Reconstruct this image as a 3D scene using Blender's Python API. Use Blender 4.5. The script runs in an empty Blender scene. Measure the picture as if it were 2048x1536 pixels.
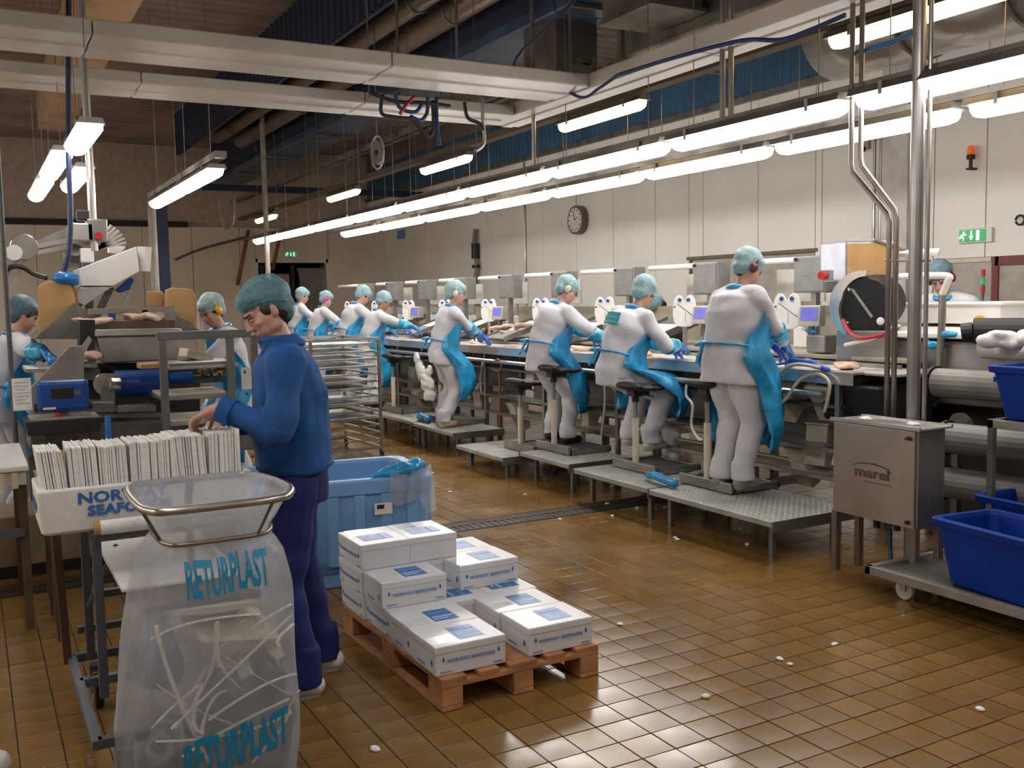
import bpy, math, random
import numpy as np
from math import sin, cos, pi, radians, atan2, hypot, sqrt
from mathutils import Vector, Matrix
random.seed(7)
S = bpy.context.scene
COL = S.collection

# ---------------------------------------------------------------- camera
YAW, PITCH, ROLL, FPX = radians(28.90), radians(-4.997), radians(-1.055), 1960.0
fw = Vector((sin(YAW)*cos(PITCH), cos(YAW)*cos(PITCH), sin(PITCH)))
rt0 = Vector((cos(YAW), -sin(YAW), 0)); up0 = rt0.cross(fw)
rt = rt0*cos(ROLL) + up0*sin(ROLL); up = -rt0*sin(ROLL) + up0*cos(ROLL)
cam = bpy.data.cameras.new('camera'); cam.sensor_width = 36; cam.lens = 36*FPX/2048
cam.clip_end = 100; cam.clip_start = 0.05
co = bpy.data.objects.new('camera', cam); COL.objects.link(co)
co.matrix_world = Matrix(((rt.x, up.x, -fw.x, 0), (rt.y, up.y, -fw.y, 0), (rt.z, up.z, -fw.z, 1.74), (0, 0, 0, 1)))
S.camera = co
# ---------------------------------------------------------------- world, exposure
wd = bpy.data.worlds.new('world'); S.world = wd; wd.use_nodes = True
wd.node_tree.nodes['Background'].inputs[0].default_value = (0.9, 0.85, 0.8, 1)
wd.node_tree.nodes['Background'].inputs[1].default_value = 0.02
S.view_settings.view_transform = 'Standard'; S.view_settings.look = 'None'
S.view_settings.gamma = 1; S.view_settings.use_curve_mapping = False
S.view_settings.exposure = 0.0
LAMP = 21.0        # strength of the white tubes
WARM = 9.0         # strength of the yellowish tubes

# ---------------------------------------------------------------- materials
MATS = {}
def mat(name, col, rough=0.6, metal=0.0, var=0.12, scale=6.0, bump=0.0, bscale=40.0, emit=0.0, alpha=1.0,
        trans=0.0, coat=0.0, col2=None, sheen=0.0, objvar=0.0, rvar=0.0, spec=0.5, sub=0.0):
    if name in MATS: return MATS[name]
    m = bpy.data.materials.new(name); m.use_nodes = True
    nt = m.node_tree; N = nt.nodes; L = nt.links; b = N['Principled BSDF']
    tc = N.new('ShaderNodeTexCoord'); nz = N.new('ShaderNodeTexNoise')
    nz.inputs['Scale'].default_value = scale; nz.inputs['Detail'].default_value = 5
    L.new(tc.outputs['Object'], nz.inputs['Vector'])
    mx = N.new('ShaderNodeMix'); mx.data_type = 'RGBA'
    c2 = col2 if col2 else tuple(c*(1-var*1.6) for c in col)
    c1 = tuple(min(1, c*(1+var*0.6)) for c in col)
    mx.inputs[6].default_value = (*c1, 1); mx.inputs[7].default_value = (*c2, 1)
    rp = N.new('ShaderNodeMapRange'); rp.inputs[1].default_value = 0.35; rp.inputs[2].default_value = 0.68
    L.new(nz.outputs['Fac'], rp.inputs[0]); L.new(rp.outputs[0], mx.inputs[0])
    cs = mx.outputs[2]
    if objvar:
        oi = N.new('ShaderNodeObjectInfo'); hv = N.new('ShaderNodeHueSaturation')
        mr = N.new('ShaderNodeMapRange'); mr.inputs[3].default_value = 1-objvar; mr.inputs[4].default_value = 1+objvar
        L.new(oi.outputs['Random'], mr.inputs[0]); L.new(mr.outputs[0], hv.inputs['Value'])
        L.new(cs, hv.inputs['Color']); cs = hv.outputs[0]
    L.new(cs, b.inputs['Base Color'])
    b.inputs['Roughness'].default_value = rough; b.inputs['Metallic'].default_value = metal
    b.inputs['Specular IOR Level'].default_value = spec
    if rvar:
        r2 = N.new('ShaderNodeMapRange'); r2.inputs[3].default_value = max(0.03, rough-rvar); r2.inputs[4].default_value = min(1, rough+rvar)
        nz2 = N.new('ShaderNodeTexNoise'); nz2.inputs['Scale'].default_value = scale*0.6; nz2.inputs['Detail'].default_value = 3
        L.new(tc.outputs['Object'], nz2.inputs['Vector'])
        r2.inputs[1].default_value = 0.35; r2.inputs[2].default_value = 0.65
        L.new(nz2.outputs['Fac'], r2.inputs[0]); L.new(r2.outputs[0], b.inputs['Roughness'])
    if bump:
        nb = N.new('ShaderNodeTexNoise'); nb.inputs['Scale'].default_value = bscale; nb.inputs['Detail'].default_value = 4
        L.new(tc.outputs['Object'], nb.inputs['Vector'])
        bp = N.new('ShaderNodeBump'); bp.inputs['Strength'].default_value = bump; bp.inputs['Distance'].default_value = 0.01
        L.new(nb.outputs['Fac'], bp.inputs['Height']); L.new(bp.outputs[0], b.inputs['Normal'])
    if emit:
        L.new(cs, b.inputs['Emission Color']); b.inputs['Emission Strength'].default_value = emit
    b.inputs['Alpha'].default_value = alpha
    b.inputs['Transmission Weight'].default_value = trans
    b.inputs['Coat Weight'].default_value = coat; b.inputs['Coat Roughness'].default_value = 0.12
    b.inputs['Sheen Weight'].default_value = sheen
    if sub: b.inputs['Subsurface Weight'].default_value = sub; b.inputs['Subsurface Scale'].default_value = 0.01
    MATS[name] = m; return m

STEEL = mat('brushed_steel', (0.36, 0.34, 0.31), 0.36, 0.85, 0.2, 3, rvar=0.12)
STEELD = mat('dull_steel', (0.20, 0.19, 0.175), 0.5, 0.7, 0.25, 4)
STEELL = mat('light_steel', (0.55, 0.53, 0.5), 0.28, 0.8, 0.12, 3, rvar=0.1)
GALV = mat('galvanised_sheet', (0.25, 0.225, 0.19), 0.42, 0.75, 0.3, 2.2, rvar=0.12)
WALLM = mat('wall_sheet', (0.78, 0.735, 0.685), 0.42, 0, 0.05, 0.8)
FARM = mat('far_wall_sheet', (0.78, 0.69, 0.58), 0.55, 0, 0.08, 0.7)
JOINT = mat('joint', (0.42, 0.38, 0.33), 0.7)
BLUEW = mat('blue_sheet', (0.035, 0.105, 0.19), 0.45, 0, 0.15, 1.5)
NAVY = mat('navy_paint', (0.010, 0.016, 0.045), 0.75, 0, 0.15, 1.5)
DBLUE = mat('duct_blue', (0.06, 0.10, 0.17), 0.35, 0.2, 0.25, 1.5)
CEIL = mat('ceiling_deck', (0.27, 0.205, 0.175), 0.7, 0, 0.2, 1.2)
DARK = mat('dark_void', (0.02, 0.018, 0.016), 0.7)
BLACK = mat('black_rubber', (0.012, 0.012, 0.013), 0.55, 0, 0.2, 10)
BLACKG = mat('black_gloss', (0.01, 0.01, 0.011), 0.2, 0, 0.1, 8)
WHITE = mat('white_plastic', (0.72, 0.70, 0.67), 0.35, 0, 0.05, 4)
CREAM = mat('cream_plastic', (0.60, 0.54, 0.43), 0.45, 0, 0.12, 4)
PAINTW = mat('white_paint', (0.56, 0.51, 0.45), 0.4, 0, 0.12, 1.2)
TAN = mat('tan_board', (0.48, 0.32, 0.19), 0.6, 0, 0.15, 2)
CARD = mat('cardboard', (0.46, 0.27, 0.11), 0.75, 0, 0.1, 5)
GROUT = mat('grout', (0.055, 0.033, 0.014), 0.7, 0, 0.3, 8)
TILE = mat('glazed_tile', (0.225, 0.124, 0.034), 0.19, 0, 0.16, 2.3, bump=0.06, bscale=9, objvar=0.10, rvar=0.10, col2=(0.155, 0.083, 0.021))
COAT = mat('white_cotton', (0.57, 0.57, 0.61), 0.85, 0, 0.08, 5, bump=0.35, bscale=26, sheen=0.2)
APRON = mat('blue_film', (0.02, 0.30, 0.60), 0.28, 0, 0.25, 9, bump=0.6, bscale=22, spec=0.6)
SLEEVE = mat('sleeve_film', (0.03, 0.38, 0.60), 0.3, 0, 0.3, 16, bump=0.6, bscale=40)
GLOVE = mat('blue_glove', (0.02, 0.10, 0.46), 0.4, 0, 0.15, 12)
SKIN = mat('skin', (0.50, 0.27, 0.20), 0.5, 0, 0.08, 14, sub=0.1)
SKIND = mat('skin_tan', (0.36, 0.17, 0.10), 0.5, 0, 0.08, 14, sub=0.1)
HAIR = mat('dark_hair', (0.02, 0.013, 0.01), 0.6, 0, 0.3, 40)
HAIRB = mat('fair_hair', (0.30, 0.22, 0.13), 0.6, 0, 0.3, 40)
NET = mat('hair_net', (0.42, 0.66, 0.71), 0.55, 0, 0.12, 40, alpha=0.55)
JACK = mat('work_jacket', (0.003, 0.072, 0.27), 0.8, 0, 0.2, 7, bump=0.5, bscale=24, sheen=0.0)
TROU = mat('work_trousers', (0.003, 0.012, 0.115), 0.8, 0, 0.2, 6, bump=0.4, bscale=24)
STYRO = mat('styrofoam', (0.72, 0.70, 0.68), 0.7, 0, 0.03, 20, bump=0.25, bscale=160)
PAD = mat('white_pad', (0.80, 0.78, 0.75), 0.8, 0, 0.08, 30, bump=0.3, bscale=80, objvar=0.1)
BOXW = mat('box_white', (0.68, 0.68, 0.70), 0.33, 0, 0.03, 5, coat=0.2)
INK = mat('blue_ink', (0.03, 0.14, 0.42), 0.5)
INKT = mat('teal_ink', (0.0, 0.22, 0.42), 0.45)
LBL = mat('label_blue', (0.10, 0.25, 0.58), 0.3, 0, 0.1, 8)
LBLD = mat('label_deep_blue', (0.015, 0.16, 0.46), 0.3, 0, 0.1, 8)
LBLW = mat('label_pale', (0.45, 0.55, 0.78), 0.4)
WOOD = mat('pallet_wood', (0.44, 0.20, 0.09), 0.7, 0, 0.25, 8, bump=0.3, bscale=30, objvar=0.15)
TUBB = mat('pale_blue_plastic', (0.17, 0.36, 0.64), 0.4, 0, 0.08, 3)
CRATE = mat('crate_blue', (0.0, 0.030, 0.26), 0.5, 0, 0.1, 4, spec=0.25)
BELT = mat('blue_belt', (0.006, 0.06, 0.30), 0.3, 0, 0.1, 4)
GREEN = mat('sign_green', (0.02, 0.35, 0.10), 0.4, emit=0.45)
SIGNW = mat('sign_white', (0.9, 0.95, 0.9), 0.4, emit=0.8)
FISH = mat('fish_fillet', (0.60, 0.40, 0.30), 0.4, 0, 0.2, 14, bump=0.5, bscale=30)
RED = mat('red_plastic', (0.5, 0.02, 0.02), 0.4)
ORANGE = mat('orange_plastic', (0.8, 0.12, 0.02), 0.4, emit=0.4)
NETM = mat('hair_net_dark', (0.15, 0.36, 0.43), 0.55, 0, 0.15, 60, alpha=0.50)
YELL = mat('yellow_plastic', (0.80, 0.42, 0.01), 0.4)
PINK = mat('pink_plastic', (0.75, 0.03, 0.38), 0.4)
GREYP = mat('grey_plastic', (0.33, 0.31, 0.28), 0.5)
GRATE = mat('grating', (0.36, 0.36, 0.33), 0.5, 0.3, 0.12, 5)
FRAMEP = mat('painted_frame', (0.10, 0.11, 0.13), 0.45, 0.3, 0.15, 4)
BROWNP = mat('rusty_post', (0.11, 0.07, 0.045), 0.6, 0.3, 0.2, 5)
SCREEN = mat('lit_screen', (0.10, 0.10, 0.36), 0.3, emit=0.8)
HOSE = mat('cream_hose', (0.50, 0.42, 0.34), 0.4)
GLASSD = mat('door_glass', (0.10, 0.08, 0.05), 0.06, 0, 0.3, 3, spec=0.9)
DOORB = mat('door_brown', (0.20, 0.14, 0.09), 0.5, 0, 0.08, 2)
MAROON = mat('maroon_paint', (0.16, 0.015, 0.015), 0.5)
DIFF = mat('tube_diffuser', (1.0, 0.965, 0.93), 0.4, var=0.0, emit=LAMP)
DIFFW = mat('warm_diffuser', (1.0, 0.74, 0.36), 0.4, var=0.0, emit=WARM)
REDH = mat('red_hose', (0.32, 0.01, 0.02), 0.4)
BRICKR = mat('hose_brown', (0.30, 0.10, 0.05), 0.5)
BLUEC = mat('blue_cable', (0.008, 0.035, 0.14), 0.5)
TEAL = mat('patch_teal', (0.03, 0.25, 0.33), 0.7)

def film(name):
    m = bpy.data.materials.new(name); m.use_nodes = True; nt = m.node_tree; N = nt.nodes; L = nt.links
    out = N['Material Output']; b = N['Principled BSDF']
    b.inputs['Base Color'].default_value = (0.66, 0.70, 0.78, 1); b.inputs['Roughness'].default_value = 0.28
    tl = N.new('ShaderNodeBsdfTranslucent'); tl.inputs[0].default_value = (0.8, 0.8, 0.8, 1)
    tp = N.new('ShaderNodeBsdfTransparent'); tp.inputs[0].default_value = (0.92, 0.92, 0.92, 1)
    m1 = N.new('ShaderNodeMixShader'); m1.inputs[0].default_value = 0.45
    m2 = N.new('ShaderNodeMixShader')
    tc = N.new('ShaderNodeTexCoord'); nz = N.new('ShaderNodeTexNoise'); nz.inputs['Scale'].default_value = 3.2; nz.inputs['Detail'].default_value = 3
    mr = N.new('ShaderNodeMapRange'); mr.inputs[1].default_value = 0.35; mr.inputs[2].default_value = 0.7
    mr.inputs[3].default_value = 0.50; mr.inputs[4].default_value = 0.70
    L.new(tc.outputs['Object'], nz.inputs['Vector']); L.new(nz.outputs['Fac'], mr.inputs[0]); L.new(mr.outputs[0], m2.inputs[0])
    nb = N.new('ShaderNodeTexNoise'); nb.inputs['Scale'].default_value = 7; nb.inputs['Detail'].default_value = 5; nb.inputs['Distortion'].default_value = 1.5
    mp = N.new('ShaderNodeMapping'); mp.inputs['Scale'].default_value = (1.6, 1.6, 0.5)
    L.new(tc.outputs['Object'], mp.inputs[0]); L.new(mp.outputs[0], nb.inputs['Vector'])
    bp = N.new('ShaderNodeBump'); bp.inputs['Strength'].default_value = 0.8; bp.inputs['Distance'].default_value = 0.03
    L.new(nb.outputs['Fac'], bp.inputs['Height']); L.new(bp.outputs[0], b.inputs['Normal']); L.new(bp.outputs[0], tl.inputs['Normal'])
    L.new(b.outputs[0], m1.inputs[1]); L.new(tl.outputs[0], m1.inputs[2])
    L.new(m1.outputs[0], m2.inputs[1]); L.new(tp.outputs[0], m2.inputs[2]); L.new(m2.outputs[0], out.inputs[0])
    return m
FILM = film('clear_film')

# ---------------------------------------------------------------- mesh helpers
def V(*a): return Vector(a)
class MB:
    def __init__(s): s.v = []; s.f = []
    def add(s, vs, fs):
        o = len(s.v); s.v += [tuple(p) for p in vs]; s.f += [tuple(i+o for i in f) for f in fs]; return s
    def box(s, x0, y0, z0, x1, y1, z1, M=None):
        x0, x1 = min(x0, x1), max(x0, x1); y0, y1 = min(y0, y1), max(y0, y1); z0, z1 = min(z0, z1), max(z0, z1)
        vs = [V(x, y, z) for z in (z0, z1) for x, y in ((x0, y0), (x1, y0), (x1, y1), (x0, y1))]
        if M: vs = [M @ v for v in vs]
        return s.add(vs, [(3, 2, 1, 0), (4, 5, 6, 7), (0, 1, 5, 4), (1, 2, 6, 5), (2, 3, 7, 6), (3, 0, 4, 7)])
    def cb(s, c, d, M=None):
        c = V(*c); h = V(*d)/2
        if M is None: return s.box(*(c-h), *(c+h))
        T = Matrix.Translation(c) @ M.to_4x4()
        return s.box(-h.x, -h.y, -h.z, h.x, h.y, h.z, T)
    def cyl(s, a, b, r, r2=None, n=12, cap=True):
        a = V(*a); b = V(*b); r2 = r if r2 is None else r2
        d = (b-a).normalized() if (b-a).length > 1e-6 else V(0, 0, 1)
        t = V(1, 0, 0) if abs(d.x) < 0.8 else V(0, 1, 0)
        u = d.cross(t).normalized(); w = d.cross(u)
        vs = [a+(u*cos(2*pi*i/n)+w*sin(2*pi*i/n))*r for i in range(n)]+[b+(u*cos(2*pi*i/n)+w*sin(2*pi*i/n))*r2 for i in range(n)]
        fs = [(i, (i+1) % n, n+(i+1) % n, n+i) for i in range(n)]
        if cap: fs += [tuple(range(n-1, -1, -1)), tuple(range(n, 2*n))]
        return s.add(vs, fs)
    def tube(s, pts, r, n=8, closed=False, cap=True):
        P = [V(*p) for p in pts]; m = len(P); vs = []; fs = []; pu = None
        for i, p in enumerate(P):
            if closed: d = P[(i+1) % m]-P[i-1]
            else: d = P[min(i+1, m-1)]-P[max(i-1, 0)]
            d.normalize()
            if pu is None:
                t = V(0, 0, 1) if abs(d.z) < 0.8 else V(1, 0, 0)
                pu = (t-d*t.dot(d)).normalized()
            else:
                pu = (pu-d*pu.dot(d)).normalized()
            w = d.cross(pu); rr = r[i] if isinstance(r, (list, tuple)) else r
            vs += [p+(pu*cos(2*pi*k/n)+w*sin(2*pi*k/n))*rr for k in range(n)]
        for i in range(m if closed else m-1):
            j = (i+1) % m
            fs += [(i*n+k, i*n+(k+1) % n, j*n+(k+1) % n, j*n+k) for k in range(n)]
        if not closed and cap: fs += [tuple(range(n-1, -1, -1)), tuple((m-1)*n+k for k in range(n))]
        return s.add(vs, fs)
    def bar(s, a, b, w, h=None):
        # rectangular bar from a to b: w wide sideways, h high
        a = V(*a); b = V(*b); h = w if h is None else h; d = (b-a).normalized()
        u = d.cross(V(0, 0, 1)) if abs(d.z) < 0.9 else V(1, 0, 0)
        u.normalize(); t = u.cross(d); u *= w/2; t *= h/2
        vs = [a-u-t, a+u-t, a+u+t, a-u+t, b-u-t, b+u-t, b+u+t, b-u+t]
        return s.add(vs, [(3, 2, 1, 0), (4, 5, 6, 7), (0, 1, 5, 4), (1, 2, 6, 5), (2, 3, 7, 6), (3, 0, 4, 7)])
    def rings(s, R, closed=True, cap=True):
        # R: list of rings (lists of points)
        n = len(R[0]); vs = [p for r in R for p in r]; fs = []
        for i in range(len(R)-1):
            for k in range(n if closed else n-1):
                k2 = (k+1) % n; fs.append((i*n+k, i*n+k2, (i+1)*n+k2, (i+1)*n+k))
        if cap and closed: fs += [tuple(range(n-1, -1, -1)), tuple((len(R)-1)*n+k for k in range(n))]
        return s.add(vs, fs)
    def lathe(s, prof, c=(0, 0, 0), n=16, M=None):
        c = V(*c); R = []
        for r, z in prof:
            ring = [V(cos(2*pi*k/n)*r, sin(2*pi*k/n)*r, z) for k in range(n)]
            if M: ring = [M @ p for p in ring]
            R.append([p+c for p in ring])
        return s.rings(R)
    def ell(s, c, r, M=None, n=12, m=8):
        c = V(*c); R = []
        for i in range(m+1):
            a = -pi/2+pi*i/m; a = max(-pi/2+0.12, min(pi/2-0.12, a))
            ring = [V(cos(a)*cos(2*pi*k/n)*r[0], cos(a)*sin(2*pi*k/n)*r[1], sin(a)*r[2]) for k in range(n)]
            if M: ring = [M @ p for p in ring]
            R.append([p+c for p in ring])
        return s.rings(R)
    def cap(s, a, b, ra, rb=None, n=12):
        # tapered capsule
        a = V(*a); b = V(*b); rb = ra if rb is None else rb
        d = b-a; d = d.normalized() if d.length > 1e-6 else V(0, 0, 1)
        t = V(1, 0, 0) if abs(d.x) < 0.8 else V(0, 1, 0)
        u = d.cross(t).normalized(); w = d.cross(u); R = []
        for k in (-80, -45, -15): R.append((a+d*(sin(radians(k))*ra), cos(radians(k))*ra))
        for k in (15, 45, 80): R.append((b+d*(sin(radians(k))*rb), cos(radians(k))*rb))
        return s.rings([[c+(u*cos(2*pi*i/n)+w*sin(2*pi*i/n))*q for i in range(n)] for c, q in R])
    def prism(s, poly, a, b, ax='y'):
        # polygon in the plane across the axis, from a to b
        def P(p, t): return {'x': (t, p[0], p[1]), 'y': (p[0], t, p[1]), 'z': (p[0], p[1], t)}[ax]
        n = len(poly); vs = [P(p, a) for p in poly]+[P(p, b) for p in poly]
        return s.add(vs, [tuple(range(n-1, -1, -1)), tuple(range(n, 2*n))]+[(i, (i+1) % n, n+(i+1) % n, n+i) for i in range(n)])
    def xf(s, M):
        s.v = [tuple(M @ V(*p)) for p in s.v]; return s

def link(name, me, m, parent=None, smooth=False, bevel=0):
    o = bpy.data.objects.new(name, me); COL.objects.link(o)
    if m:
        for q in (m if isinstance(m, (list, tuple)) else [m]): me.materials.append(q)
    if parent: o.parent = parent
    if smooth: me.shade_smooth()
    if bevel:
        bm = o.modifiers.new('bevel', 'BEVEL'); bm.width = bevel; bm.segments = 2; bm.limit_method = 'ANGLE'
    return o
def obj(name, mb, m, parent=None, smooth=False, bevel=0, fix=True):
    me = bpy.data.meshes.new(name); me.from_pydata(mb.v, [], mb.f)
    if fix:
        import bmesh
        b = bmesh.new(); b.from_mesh(me); bmesh.ops.recalc_face_normals(b, faces=b.faces[:]); b.to_mesh(me); b.free()
    me.update()
    o = link(name, me, m, parent, smooth, bevel)
    return o
def tag(o, label=None, cat=None, group=None, kind=None):
    if label: o['label'] = label
    if cat: o['category'] = cat
    if group: o['group'] = group
    if kind: o['kind'] = kind
    return o
def thing(name, label, cat, loc=(0, 0, 0), rz=0, group=None):
    o = bpy.data.objects.new(name, None); COL.objects.link(o); o.location = loc; o.rotation_euler = (0, 0, rz)
    o.empty_display_size = 0.1
    return tag(o, label, cat, group)
def dup(root, loc=None, rz=None, label=None, group=None):
    def cp(o, par):
        c = o.copy(); COL.objects.link(c); c.parent = par
        for ch in o.children: cp(ch, c)
        return c
    r = cp(root, None)
    if loc is not None: r.location = loc
    if rz is not None: r.rotation_euler = (0, 0, rz)
    if label: r['label'] = label
    if group: r['group'] = group
    return r
def struct(name, mb, m, parent=None, **k):
    o = obj(name, mb, m, parent, **k)
    if not parent: o['kind'] = 'structure'
    return o
def one(name, label, cat, mb, m, group=None, **k):
    return tag(obj(name, mb, m, **k), label, cat, group)
def RZ(a): return Matrix.Rotation(a, 3, 'Z')
def RX(a): return Matrix.Rotation(a, 3, 'X')
def RY(a): return Matrix.Rotation(a, 3, 'Y')
def eul(x, y, z): return RZ(z) @ RY(y) @ RX(x)

def text_obj(name, body, size, m, parent, loc, ax, ay, ext=0.001, sx=1.0, bold=0.0, warp=None, align='CENTER'):
    """flat lettering: ax = direction of reading, ay = up; loc = its middle"""
    cu = bpy.data.curves.new('lettering', 'FONT'); cu.body = body; cu.size = size; cu.extrude = ext
    cu.align_x = align; cu.align_y = 'CENTER'; cu.offset = bold; cu.resolution_u = 2
    t = bpy.data.objects.new('lettering', cu); COL.objects.link(t)
    me = bpy.data.meshes.new_from_object(t.evaluated_get(bpy.context.evaluated_depsgraph_get()))
    bpy.data.objects.remove(t); bpy.data.curves.remove(cu)
    X = V(*ax).normalized(); Y = V(*ay).normalized(); Z = X.cross(Y)
    if warp:
        import bmesh
        b = bmesh.new(); b.from_mesh(me)
        bmesh.ops.subdivide_edges(b, edges=[e for e in b.edges if e.calc_length() > 0.012], cuts=3, use_grid_fill=False)
        bmesh.ops.triangulate(b, faces=b.faces[:]); b.to_mesh(me); b.free()
        for v in me.vertices: v.co = warp(v.co.x*sx, v.co.y, v.co.z)
    else:
        for v in me.vertices: v.co = V(*loc)+X*(v.co.x*sx)+Y*v.co.y+Z*v.co.z
    me.name = name
    me.materials.clear()
    return link(name, me, m, parent)

def fuse(mb, voxel, smooth=4, folds=0.0, fs=10.0, seed=0, zfun=None):
    """one continuous skin from overlapping volumes"""
    me = bpy.data.meshes.new('tmp'); me.from_pydata(mb.v, [], mb.f)
    import bmesh
    b = bmesh.new(); b.from_mesh(me); bmesh.ops.recalc_face_normals(b, faces=b.faces[:]); b.to_mesh(me); b.free()
    o = bpy.data.objects.new('tmp', me); COL.objects.link(o)
    r = o.modifiers.new('r', 'REMESH'); r.mode = 'VOXEL'; r.voxel_size = voxel; r.adaptivity = 0
    if smooth:
        sm = o.modifiers.new('s', 'SMOOTH'); sm.factor = 0.5; sm.iterations = smooth
    out = bpy.data.meshes.new_from_object(o.evaluated_get(bpy.context.evaluated_depsgraph_get()))
    bpy.data.objects.remove(o); bpy.data.meshes.remove(me)
    if folds and len(out.vertices):
        n = len(out.vertices); P = np.empty(n*3, 'f'); out.vertices.foreach_get('co', P); P = P.reshape(-1, 3)
        Nn = np.empty(n*3, 'f'); out.vertex_normals.foreach_get('vector', Nn); Nn = Nn.reshape(-1, 3)
        rs = np.random.RandomState(seed+3); d = np.zeros(n)
        for k in range(7):
            w = rs.normal(size=3); w /= np.linalg.norm(w); w[2] *= 1.4; f = fs*(0.6+rs.rand()*1.6)
            q = rs.normal(size=3)*3.0
            d += np.sin(P@w*f+rs.rand()*6+1.2*np.sin(P@q+rs.rand()*6))/(0.8+0.25*k)
        P += Nn*(d*folds/2.5)[:, None]
        out.vertices.foreach_set('co', P.astype('f').ravel())
    out.shade_smooth(); out.update()
    return out

# ================================================================= THE ROOM
T = 1.74/11; XP = 0.47*T; YP = 0.286*T
X0, X1, Y0, Y1, ZC = -4.5, 9.9, -2.5, 26.0, 5.7
floor = struct('floor', MB().box(X0-.1, Y0-.1, -0.12, X1+.1, Y1+.1, -0.004), GROUT)
def proj(p):
    d = V(*p)-V(0, 0, 1.74); z = d.dot(fw)
    if z < 0.3: return None
    return 1024+FPX*d.dot(rt)/z, 768-FPX*d.dot(up)/z, z
i0, i1 = int((X0-XP)/T)+1, int((X1-XP)/T)-1; j0, j1 = int((1.2-YP)/T), int((Y1-YP)/T)-1
DRY = 6.64
near = []; rest = []
for i in range(i0, i1+1):
    for j in range(j0, j1+1):
        cx = XP+(i+.5)*T; cy = YP+(j+.5)*T
        if abs(cy-DRY) < 0.075+T*0.45: continue
        q = proj((cx, cy, 0))
        if q and -10 < q[0] < 2060 and q[1] < 1560 and not (225 < q[0] < 590 and q[1] > 1100) and not (860 < q[0] < 1010 and q[1] < 1380):
            near.append((q[2], cx, cy))
        else: rest.append((cx, cy))
near.sort(); rest += [(c[1], c[2]) for c in near[300:]]; near = near[:300]
g = T/2-0.0028
def tile_mb(mb, cx, cy, z0=-0.012, z1=0.0):
    b = 0.0010
    vs = [(cx+sx*g, cy+sy*g, z0) for sx, sy in ((-1, -1), (1, -1), (1, 1), (-1, 1))]
    vs += [(cx+sx*g, cy+sy*g, z1-b) for sx, sy in ((-1, -1), (1, -1), (1, 1), (-1, 1))]
    vs += [(cx+sx*(g-b), cy+sy*(g-b), z1) for sx, sy in ((-1, -1), (1, -1), (1, 1), (-1, 1))]
    mb.add(vs, [(0, 1, 5, 4), (1, 2, 6, 5), (2, 3, 7, 6), (3, 0, 4, 7), (4, 5, 9, 8), (5, 6, 10, 9), (6, 7, 11, 10), (7, 4, 8, 11), (8, 9, 10, 11)])
tm = MB(); tile_mb(tm, 0, 0); tme = bpy.data.meshes.new('tile'); tme.from_pydata(tm.v, [], tm.f); tme.materials.append(TILE)
for _, cx, cy in near:
    o = bpy.data.objects.new('tile', tme); COL.objects.link(o); o.parent = floor
    o.location = (cx, cy, random.uniform(-0.0008, 0.0008)); o.rotation_euler = (random.uniform(-.004, .004), random.uniform(-.004, .004), 0)
rm = MB()
for cx, cy in rest:
    tile_mb(rm, cx, cy, z1=random.uniform(-0.0008, 0.0008))
TILE2 = mat('glazed_tile_far', (0.225, 0.124, 0.034), 0.19, 0, 0.16, 2.3, bump=0.06, bscale=9, rvar=0.10, col2=(0.155, 0.083, 0.021))
o = obj('tile', rm, TILE2, floor, fix=False); o['kind'] = 'stuff'; o['label'] = 'remaining yellow-brown floor tiles further off'
# slotted drain across the floor, part of the floor
dm = MB().box(X0, DRY-.08, -.03, X1, DRY+.08, -.006)
for s in (-1, 1): dm.box(X0, DRY+s*.078-.006, -.01, X1, DRY+s*.078+.006, .001)
for k in range(int((X1-X0)/.06)): dm.box(X0+k*.06, DRY-.072, -.012, X0+k*.06+.022, DRY+.072, -.001)
o = obj('drain_channel', dm, mat('drain_metal', (0.06, 0.06, 0.055), 0.5, 0.5), floor); o['label'] = 'dark slotted drain channel across the floor'

# walls -------------------------------------------------------------
wr = struct('wall_right', MB().box(X1+.02, Y0, 0, X1+.16, Y1, ZC), JOINT)
HB = 4.48
def wpanel(par, x, y0, y1, z0, z1, m=WALLM, lab=None):
    o = obj('panel', MB().box(x-.02, y0+.006, z0, x+.03, y1-.006, z1), m, par, bevel=.004)
    if lab: o['label'] = lab
    return o
# openings in the right wall: window 9.7..12.1, doorway 6.15..7.95
ys = [Y0+.0]; y = Y0
while y < Y1-0.5: y += 1.19; ys.append(y)
ys[-1] = Y1
WIN = ((9.900, 9.514, 2.285)[1], (9.900, 12.116, 2.276)[1], 2.28); DOR = ((9.900, 6.336, 2.079)[1], (9.900, 7.687, 2.095)[1], 2.10)
for a, b in zip(ys, ys[1:]):
    segs = [(a, b, 0.0)]
    for (o0, o1, zt) in (WIN, DOR):
        n = []
        for (s0, s1, zb) in segs:
            if s1 <= o0 or s0 >= o1 or zb > 0: n.append((s0, s1, zb)); continue
            if s0 < o0: n.append((s0, o0, 0)) 
            if s1 > o1: n.append((o1, s1, 0))
            n.append((max(s0, o0), min(s1, o1), zt))
        segs = n
    for s0, s1, zb in segs:
        if s1-s0 > 0.05: wpanel(wr, X1, s0, s1, zb, HB)
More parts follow.
